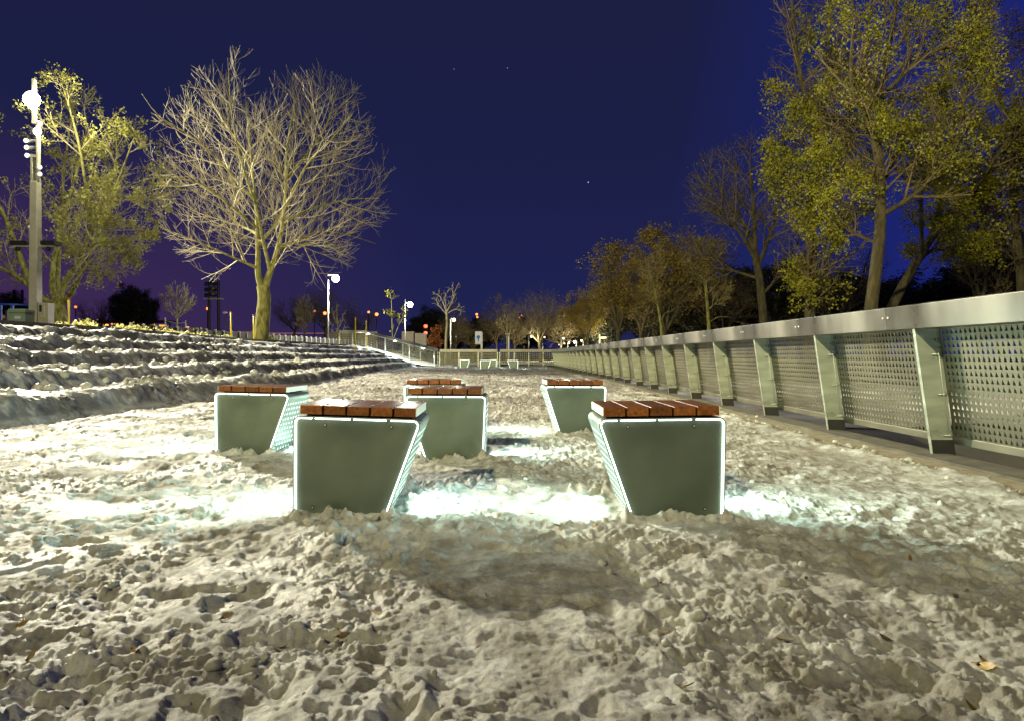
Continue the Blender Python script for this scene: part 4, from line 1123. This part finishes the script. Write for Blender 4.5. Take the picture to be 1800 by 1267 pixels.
line_tree('thin_tree', 42, [([(1247,640), (1246,575), (1242,520), (1240,490)], .13, .09, .6), ([(1240,500), (1225,470), (1205,455)], .05, .02, .1),
   ([(1241,490), (1255,460), (1262,440)], .06, .02, .1), ([(1246,568), (1262,558), (1282,558)], .05, .015, .2), ([(1245,545), (1262,530), (1280,520)], .05, .015, .2), ([(1241,500), (1235,460), (1228,440)], .05, .02, .1)],
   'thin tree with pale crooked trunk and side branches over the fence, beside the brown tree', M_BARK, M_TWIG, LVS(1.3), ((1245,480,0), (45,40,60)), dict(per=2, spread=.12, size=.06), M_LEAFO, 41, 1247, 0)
line_tree('thin_tree', 46, [([(1163,640), (1163,585), (1160,560), (1157,540), (1152,515)], .13, .07, .7), ([(1162,570), (1166,556), (1172,549), (1180,549)], .05, .015, .2),
   ([(1152,515), (1145,490), (1138,475)], .05, .02, .1), ([(1153,515), (1157,480), (1165,450)], .05, .02, .1)],
   'thin pale trunk with one hooked side branch in front of the ochre trees', M_BARK, M_TWIG, LVS(1.1), ((1155,490,0), (30,30,50)), dict(per=2, spread=.12, size=.06), M_LEAFO, 42, 1163, 0)
line_tree('small_bare_tree', 52, [([(784,640), (784,600), (786,570), (785,548)], .12, .09, None), ([(785,552), (778,545), (770,535), (766,525)], .06, .02, .3), ([(785,550), (778,530), (772,520), (766,516)], .06, .02, .2),
   ([(785,548), (783,530), (783,515)], .05, .015, .2), ([(786,548), (795,530), (800,512), (807,497)], .07, .02, .2), ([(786,552), (798,545), (808,545), (812,548)], .05, .015, .3), ([(790,540), (796,530), (795,510), (792,508)], .04, .015, .3)],
   'small pale leafless tree rising over the back fence beside a lamp', M_TWIG, M_TWIG, [dict(seg=3, wig=.12, up=.06, n=6, ang=42, len=.6, r=.028, fall=.3, t0=.2), dict(seg=3, wig=.12, up=.06, n=2, ang=42, len=.3, r=.02, fall=.3, t0=.2)], ((786,535,0), (30,20,45)), seed=43, base=784, z0=0, rmin=.018)
line_tree('sapling', 50, [([(690,640), (690,600), (689,560), (688,530), (686,515)], .05, .02, .25), ([(690,600), (700,575), (707,560), (710,545)], .03, .015, .3)],
   'slim sapling with sparse dark leaves left of the second lamp', M_BARK, M_TWIGD, LVS(.5, (7,4,2)), ((693,548,0), (22,18,38)), dict(per=2, spread=.10, size=.10, clump=1.5), M_LEAFG, 44, 690, 1.0)
line_tree('young_tree', 44, [([(311,592), (311,560), (311,530), (310,502)], .075, .02, .25)]+[([(311,y), (311+dx*.6,y-16), (311+dx,y-30)], .03, .012, .1) for y, dx in ((562,26),(562,-24),(555,30),(552,-28),(548,18),(546,-14),(560,12),(538,-14),(536,12))],
   'young bare tree with glowing round crown, held between stakes near the low fence', M_TWIG, M_TWIG, [dict(seg=4, wig=.08, up=.10, n=7, ang=28, len=.8, r=.02, fall=.4, t0=.1), dict(seg=3, wig=.08, up=.1, n=3, ang=30, len=.4, r=.012, fall=.3, t0=.2)], ((311,540,0), (33,25,42)), seed=45, base=311, z0=gz(-21.6,44), rmin=.013)
line_tree('young_tree', 40, [([(535,606), (535,580), (534,550), (531,522)], .05, .02, .25)]+[([(535,y), (535+dx*.6,y-16), (535+dx,y-38)], .025, .012, .1) for y, dx in ((588,12),(588,-14),(580,14),(578,-12),(568,9),(566,-9),(560,6))],
   'young bare tree with upright brown twigs between the big tree and the lamp', M_BARKD, M_TWIGD, [dict(seg=4, wig=.07, up=.13, n=7, ang=25, len=.7, r=.02, fall=.4, t0=.1), dict(seg=3, wig=.08, up=.1, n=3, ang=26, len=.35, r=.012, fall=.3, t0=.2)], ((534,560,0), (19,16,42)), seed=46, base=535, z0=1.28, rmin=.012)
line_tree('young_tree', 40, [([(594,609), (594,590), (593,560), (591,532)], .05, .02, .3)]+[([(594,y), (594+dx*.6,y-10), (594+dx,y-26)], .025, .012, .2) for y, dx in ((592,14),(594,-12),(578,10),(572,-9))],
   'sparse young bare tree just right of the bright lamp pole', M_BARK, M_TWIG, [dict(seg=4, wig=.1, up=.08, n=4, ang=32, len=.5, r=.02, fall=.4, t0=.2), dict(seg=3, wig=.08, up=.1, n=1, ang=30, len=.3, r=.012, fall=.3, t0=.2)], ((594,568,0), (18,16,40)), seed=47, base=594, z0=1.28, rmin=.012)
line_tree('small_bare_tree', 62, [([(892,640), (892,600), (892,575), (891,560)], .10, .05, .3), ([(892,590), (884,575), (876,568)], .04, .015, .2), ([(892,592), (902,583), (910,572)], .04, .015, .2)],
   'small pale bare tree over the back fence right of the sign', M_BARK, M_TWIG, [dict(seg=3, wig=.12, up=.06, n=6, ang=42, len=.8, r=.02, fall=.3, t0=.2), dict(seg=3, wig=.12, up=.06, n=3, ang=42, len=.4, r=.015, fall=.3, t0=.2)], ((892,580,0), (22,20,32)), seed=48, base=892, z0=0, rmin=.016)
line_tree('small_rust_tree', 56, [([(767,640), (767,610), (766,584)], .05, .02, .3)], 'small rust-leaved tree behind the lower end of the ramp fence', M_BARKD, M_TWIGD, LVS(.55, (12,5,3)), ((768,600,0), (14,14,24)), dict(per=2, spread=.08, size=.10), M_LEAFR, 49, 767, 0)

# shrubs along the upper edge
def shrub(px, py, Y, wpx, hpx, label, seed, mat=M_SHRUB, name='shrub'):
    rg = random.Random(seed); z0 = CH+(625-py)*Y/1200; X0 = (px-900)*Y/1200
    wv = wpx*Y/1200/2; hv = hpx*Y/1200
    t = empty(name, (X0, Y, z0)); pl = []
    for i in range(26):
        x = rg.uniform(-wv, wv); y = rg.uniform(-.4, .4); h = hv*rg.uniform(.45, 1)*(1-.4*abs(x/wv)); lx = x+rg.gauss(0,.1)
        pl.append(([(x*.8,y,-.25), ((x+lx)/2,y,h*.5), (lx,y+rg.gauss(0,.08),h)], [.012,.009,.006]))
    V, F = tubes_np(pl, 4); mesh_np('stems', V, F, M_TWIGD, t)
    an = [tuple(np.array(p[1])*(1-u)+np.array(p[2])*u) for p, r in pl for u in (0,.33,.66,1)]
    V, F = leaves_np(an, 6, .065, .055, seed, 1.3); mesh_np('leaves', V, F, mat, t)
    return tag(t, label, 'shrub', 'shrubs along the top of the steps')
shr = [(108,583,27,30,15,'small yellow-green shrub between the leafy tree trunk and the yellow post'),
 (152,586,27,42,25,'largest bright yellow-green shrub, just right of the first yellow post'),
 (215,590,27,40,20,'spreading pale shrub in front of the orange lights, left of centre in the shrub row'),
 (245,593,27,30,20,'pale upright shrub to the right of the orange lights'),
 (290,595,28,40,16,'pale low shrub below the staked young tree'),
 (330,597,28,34,14,'pale low shrub just right of the staked young tree'),
 (365,600,29,24,11,'small low shrub under the dark light towers'),
 (394,601,29,20,9,'tiny last shrub at the right end of the shrub row'),
 (475,603,34,30,9,'tiny green shrub at the foot of the big leafless tree')]
for i, (a, b, c, d, e_, f_) in enumerate(shr): shrub(a, b+4, c, d, e_+4, f_, 60+i)

# ------------------------------------------------------------------ floodlight mast
mx, my = (62.5-900)*36/1200, 36.0; mz = gz(mx, my)-.05
mast = tag(empty('floodlight_mast', (mx, my, mz)), 'tall square floodlight mast with blazing lamps at the far left', 'light mast')
Lm = lambda px, py: ((px-70)*36/1200, 0, (588-py)*36/1200)
def sq(mb, pxc, w_, y0, y1, d=.25):
    a = Lm(pxc-w_/2, y0); b = Lm(pxc+w_/2, y1); mb.box((a[0],-d,a[2]), (b[0],d,b[2]))
mb = MB(); a = .40
mb.hexa([(-.23,-.23,-.2), (.23,-.23,-.2), (.23,.23,-.2), (-.23,.23,-.2), (-.19,-.19,8.0), (.19,-.19,8.0), (.19,.19,8.0), (-.19,.19,8.0)])
mb.box((.235,-.2,-.2), (.32,.2,1.66))
mb.build('pole', M_GREY, mast, bevel=.03)
mb = MB()
mb.box((-.19,-.12,8.01), (-.10,.12,9.25)); mb.box((.10,-.12,8.01), (.19,.12,11.2)); mb.box((-.19,-.12,9.26), (.09,.12,9.38)); mb.box((-.12,-.12,11.21), (-.0,.12,13.4)); mb.box((-.12,-.14,11.05), (.09,.14,11.2))
mb.build('upper_pole', M_GREY, mast)
M_BULB = emit_mat('floodlight_glass', (1,.98,.88), 30); M_BULB2 = emit_mat('floodlight_glass_small', (1,.95,.80), 2); M_BULB3 = emit_mat('floodlight_glass_dim', (1,.93,.70), 1.0)
def head(px, py, r, mat, sx):
    c = Lm(px, py); b = MB(); b.ball((c[0]+sx*.05, -.1, c[2]), r*.95, 12, 8, (1,.8,1))
    h = MB(); h.tube([(c[0]-sx*.35,.05,c[2]+.05), (c[0],0,c[2])], [r*.5, r*.9], 12)
    hh = h.build('lamp_housing', M_GALV, mast, True)
    b.build('lamp', mat, hh, True)
head(64,178,.44,M_BULB,1)
for px, py, sx in ((79,220,1),(57,250,-1),(58,262,-1),(59,276,-1)): head(px, py, .12, M_BULB2, sx)
head(74,234,.20,M_BULB,1); head(68,193,.16,M_BULB,1)
for px, py in ((78,297),(78,309)): head(px, py, .12, M_BULB3, 1)
head(62,401,.10,M_BULB3,1)
mb = MB(); mb.box((-1.0,-.15,4.55), (1.0,.15,4.62)); mb.build('cross_arm', M_GREY, mast)
for x0 in (-1.15,.45):
    mb = MB(); mb.box((x0,-.3,4.63), (x0+.75,.3,4.85)); mb.ball((x0+.3,-.1,4.45), .13, 8, 6); mb.build('speaker', M_BLACK, mast)
# control cabinet fixed on its own foot beside the mast
cab = tag(empty('control_cabinet', (mx+.60, my-.05, mz)), 'grey control cabinet with dark window and stickers, beside the light mast', 'cabinet')
MB().box((-.26,-.25,-.1), (.26,.25,1.60)).build('cabinet_body', M_GREY, cab, bevel=.012)
MB().box((-.22,-.262,.02), (.245,-.2505,1.55)).build('door', M_GREY, cab, bevel=.006)
MB().box((-.19,-.268,1.12), (-.06,-.2625,1.48)).build('window', M_BLACK, cab)
MB().box((.04,-.268,1.37), (.14,-.2625,1.48)).build('sticker', M_YEL, cab)
for z in (1.36,1.22,1.06): MB().box((.05,-.268,z-.08), (.11,-.2625,z)).build('sticker', M_WHITE, cab)
MB().box((-.12,-.268,.86), (.18,-.2625,.93)).build('sticker', M_YEL, cab)
g = tag(empty('utility_box', ((39.5-900)*35.5/1200, 35.5, gz(-25.4,35.5)-.05)), 'squat pale green utility box with a white label left of the mast', 'utility box')
MB().box((-.43,-.4,-.1), (.43,.4,1.02)).build('box_body', M_GREEN, g, bevel=.02)
MB().box((-.45,-.44,1.025), (.45,.42,1.24)).build('lid', M_GREEN, g, bevel=.05)
MB().box((-.12,-.412,.72), (.20,-.403,.88)).build('label_plate', M_WHITE, g)
g = tag(empty('small_box', ((15-900)*36.5/1200, 36.5, gz(-26.9,36.5)-.05)), 'small narrow green electrical box behind the blue railing', 'electrical box')
MB().box((-.12,-.1,.32), (.15,.1,1.25)).build('box_body', M_GREEN, g, bevel=.01)
MB().tube([(-.05,0,-.1), (-.05,0,.34)], .03, 8).build('leg', M_GALV, g); MB().tube([(.1,0,-.1), (.1,0,.34)], .03, 8).build('leg', M_GALV, g)
g = tag(empty('blue_railing', ((5-900)*36/1200, 36, gz(-26.8,36)-.05)), 'bright blue painted metal railing at the left edge', 'railing')
MB().tube([(-1.5,0,1.58), (1.5,0,1.50)], .055, 10).build('rail', M_BLUE, g, True)
for x in (-.12,.50): MB().box((x-.06,-.05,-.1), (x+.06,.05,1.5)).build('post', M_BLUE, g)
g = tag(empty('reflector_marker', ((7-900)*38/1200, 38, gz(-28,38))), 'small orange reflective marker behind the blue railing', 'marker')
MB().box((-.03,-.03,-.1), (.03,.03,.85)).build('post', M_DARKM, g)
M_ORG = noise_mat('orange_plastic', (.7,.18,.02), (.8,.25,.03), 4, .5)
MB().ball((0,0,.92), .12, 10, 6, (1,.3,1)).build('reflector', M_ORG, g)

# yellow marker posts
ymk = None
for px, tp, bp, Y, lab in ((121,524,584,27,'yellow marker post with red tip beside the shrubs, leftmost of the yellow posts'),
      (406,547,605,30,'yellow marker post standing left of the big leafless tree'), (446,553,606,30,'yellow marker post touching the left side of the big tree trunk'),
      (625,557,611,39,'yellow marker post right of the bright lamp, on the low fence line'), (644,562,611,43,'yellow marker post at the top of the ramp, rightmost of the yellow posts')):
    X0 = (px-900)*Y/1200; z0 = gz(X0, Y); H_ = CH+(625-tp)*Y/1200-z0
    g = tag(empty('marker_post', (X0, Y, z0-.02)), lab, 'marker post', 'yellow marker posts')
    MB().tube([(0,0,-.1), (0,0,H_-.06)], .033, 8).build('pole', M_YEL, g, True)
    MB().tube([(0,0,H_-.059), (0,0,H_)], .035, 8).build('tip', M_RED, g, True)
# low fence with white posts on the upper lawn
g = tag(empty('low_fence', (-20, 0, 1.4)), 'long low fence of short white posts and dark panels on the upper lawn', 'fence')
for i in range(42):
    y = 29.5+.83*i; x = -15.5+.1136*(y-38); z = gz(x, y)
    MB().box((x+20-.055,y-.05,z-1.5), (x+20+.055,y+.05,z-1.4+.62)).build('post', M_POSTW, g, bevel=.012)
ys = [29.5+.83*i for i in range(0, 42)]
mb = MB()
for a, b in zip(ys[:-1], ys[1:]):
    xa, xb = -15.5+.1136*(a-38)+20, -15.5+.1136*(b-38)+20; za, zb = gz(xa-20, a)-1.4, gz(xb-20, b)-1.4
    mb.hexa([(xa-.01,a+.06,za-.1), (xb-.01,b-.06,zb-.1), (xb+.01,b-.06,zb-.1), (xa+.01,a+.06,za-.1), (xa-.01,a+.06,za+.56), (xb-.01,b-.06,zb+.56), (xb+.01,b-.06,zb+.56), (xa+.01,a+.06,za+.56)])
mb.build('dark_panel', M_DARKM, g)
g = tag(empty('tree_stakes', (-21.6, 43.6, gz(-21.6,43.6))), 'wooden stakes and crossbar holding the young tree with round crown', 'tree stakes')
for x in (-.55,.75): MB().tube([(x,0,-.1), (x,0,1.35 if x < 0 else 1.15)], .035, 6).build('stake', M_POSTW, g)
MB().tube([(-.55,-.04,1.15), (.1,-.04,1.0), (.75,-.04,1.02)], .022, 6).build('crossbar', M_POSTW, g)
# pale low walls and blocks in the distance
for px0, px1, y0, y1, Y, lab, mat, nm in ((283,352,576,600,47,'low pale concrete wall behind the staked young tree',M_POSTW,'low_wall'),):
    a = P(px0, y1, Y); b = P(px1, y0, Y); MBx = MB().box((a[0],Y,a[2]-.2), (b[0],Y+.3,b[2])); tag(MBx.build(nm, M_CONC), lab, 'wall')
for px0, px1, y0, y1, Y, lab in ((575,662,583,612,72,'long low grey-green wall behind the bright lamp pole'), (706,727,583,610,70,'left one of the two pale blocks above the ramp fence'), (729,749,586,610,70,'right one of the two pale blocks above the ramp fence')):
    a = P(px0, y1, Y); b = P(px1, y0, Y)
    tag(MB().box((a[0],Y,a[2]-2), (b[0],Y+.5,b[2])).build('concrete_block', M_CONC, bevel=.03), lab, 'wall')

# ------------------------------------------------------------------ lamps
M_LAMPW = emit_mat('lamp_white', (1,.97,.82), 40); M_LAMPY = emit_mat('lamp_warm', (1,.80,.42), 2.6); M_LAMPO = emit_mat('lamp_orange', (1,.27,.03), 2.6)
def lamp(px, hpy, ppx, Y, label, base_z, r=.2, arm=True, mat=None, poletop=None, power=0, col=WARM, group='lamps', pm=None, name='street_lamp'):
    X0 = (ppx-900)*Y/1200; zl = CH+(625-hpy)*Y/1200; hx = (px-ppx)*Y/1200
    zt = CH+(625-(poletop if poletop is not None else hpy-4))*Y/1200
    t = tag(empty(name, (X0, Y, base_z)), label, 'lamp', group)
    pr = max(.05, Y*.0007)
    MB().tube([(0,0,-.2), (0,0,zt-base_z)], [pr*1.1, pr], 8).build('pole', pm or M_GALV, t, True)
    if abs(hx) > .01: MB().tube([(0,-.02,zl-base_z+r*.9), (hx,-.02,zl-base_z+r*.9)], pr*.6, 6).build('arm', pm or M_GALV, t)
    hd = MB(); hd.box((hx-r*.7,-r*.6,zl-base_z+r*.85), (hx+r*.7,r*.6,zl-base_z+r*1.0)); h = hd.build('lamp_head', pm or M_GALV, t)
    MB().ball((hx,0,zl-base_z), r, 12, 8).build('bulb', mat or M_LAMPW, h, True)
    if power:
        d = bpy.data.lights.new('lamp_glow', 'POINT'); d.energy = power; d.color = col; d.shadow_soft_size = r*1.2
        o = bpy.data.objects.new('lamp_glow', d); COL.objects.link(o); o.parent = t; o.location = (hx+.3, -.9, zl-base_z-r*2.5)
    return t
lamp(590, 490, 577, 47.5, 'bright white lamp on a slim pole right of the big leafless tree', gz(-12.8,47.5), .25, power=2600, col=(1,.97,.85), poletop=492, name='street_lamp')
lamp(721, 536, 712, 62, 'second bright white lamp, above the pale blocks and ramp fence', .5, .24, power=1400, col=(1,.97,.85), poletop=526)
lamp(798, 563, 792, 64, 'white lamp beside the small pale leafless tree', 0, .16, mat=M_LAMPY, power=500, poletop=561)
for px, py, pp, Y, lab, r, mt_, pw in (
   (801,592,796,85,'small dim lamp just right of the pale leafless tree pole',.10,M_LAMPY,0),
   (934,592,929,75,'small lamp low behind the back fence, left of the fan-shaped tree trunk',.11,M_LAMPY,250),
   (957,593,953.5,85,'small lamp low behind the back fence, right of the fan-shaped tree trunk',.10,M_LAMPY,0),
   (990,595,986,80,'small lamp left of the lit yellow tree, first of the row',.11,M_LAMPY,1000),
   (983,606,979,100,'tiny low lamp at the left end of the lamp row',.11,M_LAMPY,0),
   (992,604,995,100,'tiny low lamp below the first lamp of the row',.11,M_LAMPY,0),
   (1000,603,998,92,'tiny low warm lamp under the lit yellow tree, third of the row',.13,M_LAMPY,2200),
   (1010,601,1013,88,'tiny warm lamp under the lit yellow tree, brightest of the small row',.17,M_LAMPY,3600),
   (1022,599,1025,84,'tiny warm lamp right of the brightest small one under the yellow tree',.11,M_LAMPY,1500)):
    lamp(px, py, pp, Y, lab, 0, r, mat=mt_, power=pw, poletop=py-(14 if pw == 250 else 1), group='small park lamps beyond the fences', pm=M_DARKM)
# bar lamp over the fence
t = tag(empty('bar_lamp', ((1054-900)*70/1200, 70, 0)), 'bright horizontal bar lamp just above the far end of the steel fence', 'lamp')
MB().box((-.06,-.06,-.1), (.06,.06,CH+(625-588)*70/1200)).build('pole', M_GREY, t)
MB().box((.1,-.15,CH+30*70/1200), (.65,.15,CH+32*70/1200)).build('lamp', M_LAMPY, t)
point('lamp_glow', ((1060-900)*70/1200, 67, 1.9), 900, (1,.85,.4), .3)
# orange distant lamps
for i, (px, py, Y, bz, lab, r) in enumerate((
   (133,540,95,1.9,'orange far lamp right of the first yellow post',.30), (200,540,95,1.9,'orange far lamp between the bare dark tree and the evergreens',.30),
   (273,541,95,1.9,'orange far lamp left of the staked young tree',.32), (365,543,95,1.9,'orange far lamp left of the dark light towers',.34), (330,577,60,1.9,'low orange starry lamp behind the white fence posts',.24),
   (238,556,110,1.9,'tiny orange lamp among the black evergreens',.16),
   (553,547,95,1.9,'small orange lamp left of the bright lamp pole',.28), (571,551,80,1.9,'larger orange lamp touching the bright lamp pole',.34),
   (648,549,95,1.9,'small orange lamp left of a starry orange lamp over the ramp',.28), (662,553,85,1.9,'starry orange lamp above the ramp top',.36),
   (838,553,120,0,'orange lamp, upper one of a pair over the sign',.36), (839,558,120,0,'orange lamp, lower one of a pair over the sign',.30),
   (917,555,120,0,'tiny amber light, upper right of the pair left of the fan-shaped tree',.18), (913,559,120,0,'tiny amber light, lower left of the pair left of the fan-shaped tree',.18),
   (1140,573,100,0,'lone orange light beside the thin hooked trunk',.22), (1272,572,70,0,'orange-red light near the crooked pale trunk',.18))):
    lamp(px, py, px, Y, lab, bz, r*.6, mat=M_LAMPO, power=(140 if i in (4,) else 0), col=(1,.4,.08), poletop=py, group='distant orange lamps', pm=M_DARKM)
M_REDL = emit_mat('signal_red', (1,.05,.01), 6)
for px, py, lab in ((748,574,'upper red signal light above the pale blocks'), (748,586,'lower red signal light just above the ramp fence')):
    t = tag(empty('signal_light', P(px, py, 90)), lab, 'signal light'); MB().ball((0,0,0), .22, 10, 6).build('lens', M_REDL, t, True)
    MB().box((-.28,.1,-.28), (.28,.4,.28)).build('housing', M_BLACK, t)
# orange-lit canopy in the distance behind the shrubs
t = tag(empty('far_canopy', P(232, 586, 110)), 'long low canopy with glowing orange lights behind the shrubs', 'canopy')
MB().box((-7,-2,1.7), (7,2,1.95)).build('roof', M_DARKM, t)
for i, x in enumerate((-5.6,-3.8,-2.2,-.4,1.2,3.6,5.4)):
    MB().box((x,-2.0,1.0+.12*(i % 3)), (x+(1.0 if i != 4 else .4),-1.7,1.25+.12*(i % 3))).build('light_panel', emit_mat('canopy_light', (1,.40,.07), 3.5 if i % 2 else 1.6), t)
for x in (-6,-2,2,6): MB().box((x,-.1,-1.5), (x+.15,.1,1.69)).build('post', M_DARKM, t)
# far road barrier, warm reflected light painted as a faint glow
for px0, px1, py, lab in ((340,450,584,'thin orange-lit far barrier left of the big tree trunk'), (470,570,586,'thin orange-lit far barrier right of the big tree trunk')):
    a = P(px0, py, 130); b = P(px1, py+1, 130)
    t = tag(empty('far_barrier', (a[0],130,a[2])), lab, 'barrier')
    MB().box((0,0,-.1), (b[0]-a[0],.1,.06)).build('rail', emit_mat('painted_rail_glow', (1,.3,.05), .25), t)
    for u in (0,.5,.99): MB().box(((b[0]-a[0])*u,0,-1.5), ((b[0]-a[0])*u+.12,.1,-.1)).build('post', M_DARKM, t)

# dark unlit floodlight towers
def tower(px, tp, bp, Y, n, label, w_=5, gap=.55):
    X0 = (px-900)*Y/1200; z0 = 1.6; H_ = CH+(625-tp)*Y/1200-z0
    t = tag(empty('light_tower', (X0, Y, z0)), label, 'light tower')
    for s in (-1,1): MB().tube([(s*gap,0,-.1), (s*gap*.9,0,H_)], .16, 6).build('leg', M_DARKM, t)
    MB().box((-gap-.5,-.15,H_*.72), (gap+.5,.15,H_*.74)).build('platform', M_GREY if n > 2 else M_GALV, t)
    for i in range(n):
        z = H_*.78+i*H_*.085
        mb = MB(); mb.tube([(.1,-.4,z+.1), (.1,.1,z)], [.30,.2], 12); mb.build('floodlight', M_BLACK, t)
        mb = MB(); mb.tube([(-.85,-.3,z), (-.4,.1,z)], [.24,.15], 10); mb.build('floodlight', M_BLACK, t)
        if i < 2:
            mb = MB(); mb.tube([(.1,-.42,z+.1), (.1,-.41,z+.1)], .19, 12, True); r_ = mb.build('lens', noise_mat('lens_ring', (.22,.20,.03), (.3,.26,.04), 4, .3), t)
tower(376, 494, 592, 75, 3, 'dark unlit floodlight tower left of the big leafless tree')
tower(32, 510, 592, 85, 1, 'dark unlit floodlight tower behind the blue railing')
t = tag(empty('cctv_pole', P(398, 600, 60)), 'thin dark pole with a small white camera right of the light tower', 'pole')
MB().tube([(0,0,-.5), (0,0,2.6)], .05, 6).build('pole', M_DARKM, t); MB().ball((-.1,-.05,2.5), .16, 8, 6, (1.4,1,.7)).build('camera', M_WHITE, t, True)

# sign
sp = P(846, 640, 56); t = tag(empty('sign', (sp[0], 56, 0)), 'white sign with a blue round mark on a pale pole over the back fence', 'sign')
zt = CH+(625-583)*56/1200
MB().box((-.06,-.03,-.1), (.10,.03,zt-.05)).build('pole', M_WHITE, t)
MB().box((-.50,-.06,zt-1.05), (.04,-.035,zt)).build('sign_plate', M_WHITE, t, bevel=.01)
mb = MB(); mb.tube([(-.24,-.060,zt-.46), (-.24,-.068,zt-.46)], .15, 20); mb.box((-.29,-.067,zt-.80), (-.19,-.0605,zt-.58)); mb.build('blue_mark', M_SIGNB, t)
for px, tp, lab in ((1082,588,'short white post left of the lamps, over the back fence'),):
    pass
t = tag(empty('white_post_lamp', ((894-900)*66/1200, 66, 0)), 'plain pale T-shaped lamp post over the back fence, in front of the small bare tree', 'lamp post')
MB().box((-.06,-.05,-.1), (.06,.05,2.75)).build('pole', M_WHITE, t); MB().box((-.32,-.1,2.76), (.12,.1,2.86)).build('lamp_head', M_WHITE, t)

# red lantern under the fence
yl = (9.15); xl = 3.30
t = tag(empty('red_lantern', (FENX(yl)+.16, yl-.25, .01)), 'small red plastic candle lantern on the ledge under the steel fence', 'lantern')
MB().tube([(0,0,0), (0,0,.09), (0,0,.10), (0,0,.13)], [.032,.036,.030,.012], 12).build('glass', M_RED, t, True)

# lights of the path beyond the fence that brighten the snow seen under it
spot('path_light_beam', (6.5,20,5.5), (5.5,19,0), 900, (1,.95,.80), 120, .5, .2)
spot('path_light_beam', (8.0,12.5,5.5), (5.4,12.5,0), 500, (1,.93,.75), 100, .5, .2)

# ------------------------------------------------------------------ fallen leaves
def leaf_mesh():
    mb = MB()
    V = [(-.5,0,.05), (-.25,.17,.0), (.05,.20,.02), (.35,.10,.05), (.55,0,.14), (.35,-.10,.06), (.05,-.20,.0), (-.25,-.16,.02), (0,0,-.05), (-.75,.02,.10)]
    fs = [(0,1,8), (1,2,8), (2,3,8), (3,4,8), (4,5,8), (5,6,8), (6,7,8), (7,0,8), (9,0,1)]
    W_ = [(x, y, z-.015) for x, y, z in V]; mb.add(V+W_, fs+[tuple(i+10 for i in f[::-1]) for f in fs]); return mb
M_LF = [noise_mat('fallen_leaf_ochre', (.42,.27,.03), (.30,.17,.02), 30, .5), noise_mat('fallen_leaf_brown', (.12,.07,.02), (.20,.12,.03), 30, .6)]
lm0 = leaf_mesh().build('fallen_leaf', M_LF[0], None, True); lm1 = leaf_mesh().build('fallen_leaf', M_LF[1], None, True)
LVSS = [(1382,1122,.030,0,'large ochre leaf curled on the snow in the right foreground'), (1645,1100,.020,0,'ochre leaf right of the large curled leaf, further back'),
 (1680,1048,.022,1,'dark brown leaf lying in the right foreground snow'), (1240,992,.016,0,'orange leaf on snow before the near right bench'),
 (150,790,.034,0,'upright yellow leaf in the snow at far left, before the steps'), (1735,1175,.032,0,'crumpled yellow-brown leaf in the lower right corner'),
 (1715,1225,.028,1,'dark leaf in a hollow at the lower right corner'), (1205,1215,.030,0,'curled leaf stem in a dark hollow, bottom right of centre'),
 (936,905,.020,0,'small ochre leaf in the bright pool of light between the near benches'), (1600,985,.020,1,'thin brown leaf in the right middle of the snow'),
 (240,1030,.016,0,'two-tone yellow leaf in the left foreground'), (855,1050,.014,0,'tiny yellow leaf in the middle foreground')]
used_l = [False, False]
rg = random.Random(4)
def put_leaf(px, py, s, kind, label, group=None):
    Y_ = 900/(py-625)
    X_ = (px-900)*Y_/1200
    h = float(snow_height(np.array([X_]), np.array([Y_]))[0]); Y_ = (CH-h)*1200/(py-625); X_ = (px-900)*Y_/1200
    h = float(snow_height(np.array([X_]), np.array([Y_]))[0])
    src = (lm0, lm1)[kind]
    o = src if not used_l[kind] else src.copy()
    if used_l[kind]: COL.objects.link(o)
    used_l[kind] = True
    s *= 1.7; o.location = (X_, Y_, h+.010); o.scale = (s, s, s); o.rotation_euler = (rg.gauss(.25,.35), rg.gauss(0,.35), rg.random()*6.28)
    tag(o, label, 'leaf', group or 'fallen leaves on the snow')
for a in LVSS: put_leaf(*a)
for i in range(46):
    px = rg.uniform(20,1780); py = 760+430*rg.random()**1.3
    if 500 < px < 770 and py < 920 or 1030 < px < 1290 and py < 920 or (px > 1500 and py < 860): continue
    put_leaf(px, py, rg.uniform(.012,.022), rg.randint(0,1), 'tiny withered leaf lying on the trodden snow', 'tiny withered leaves')
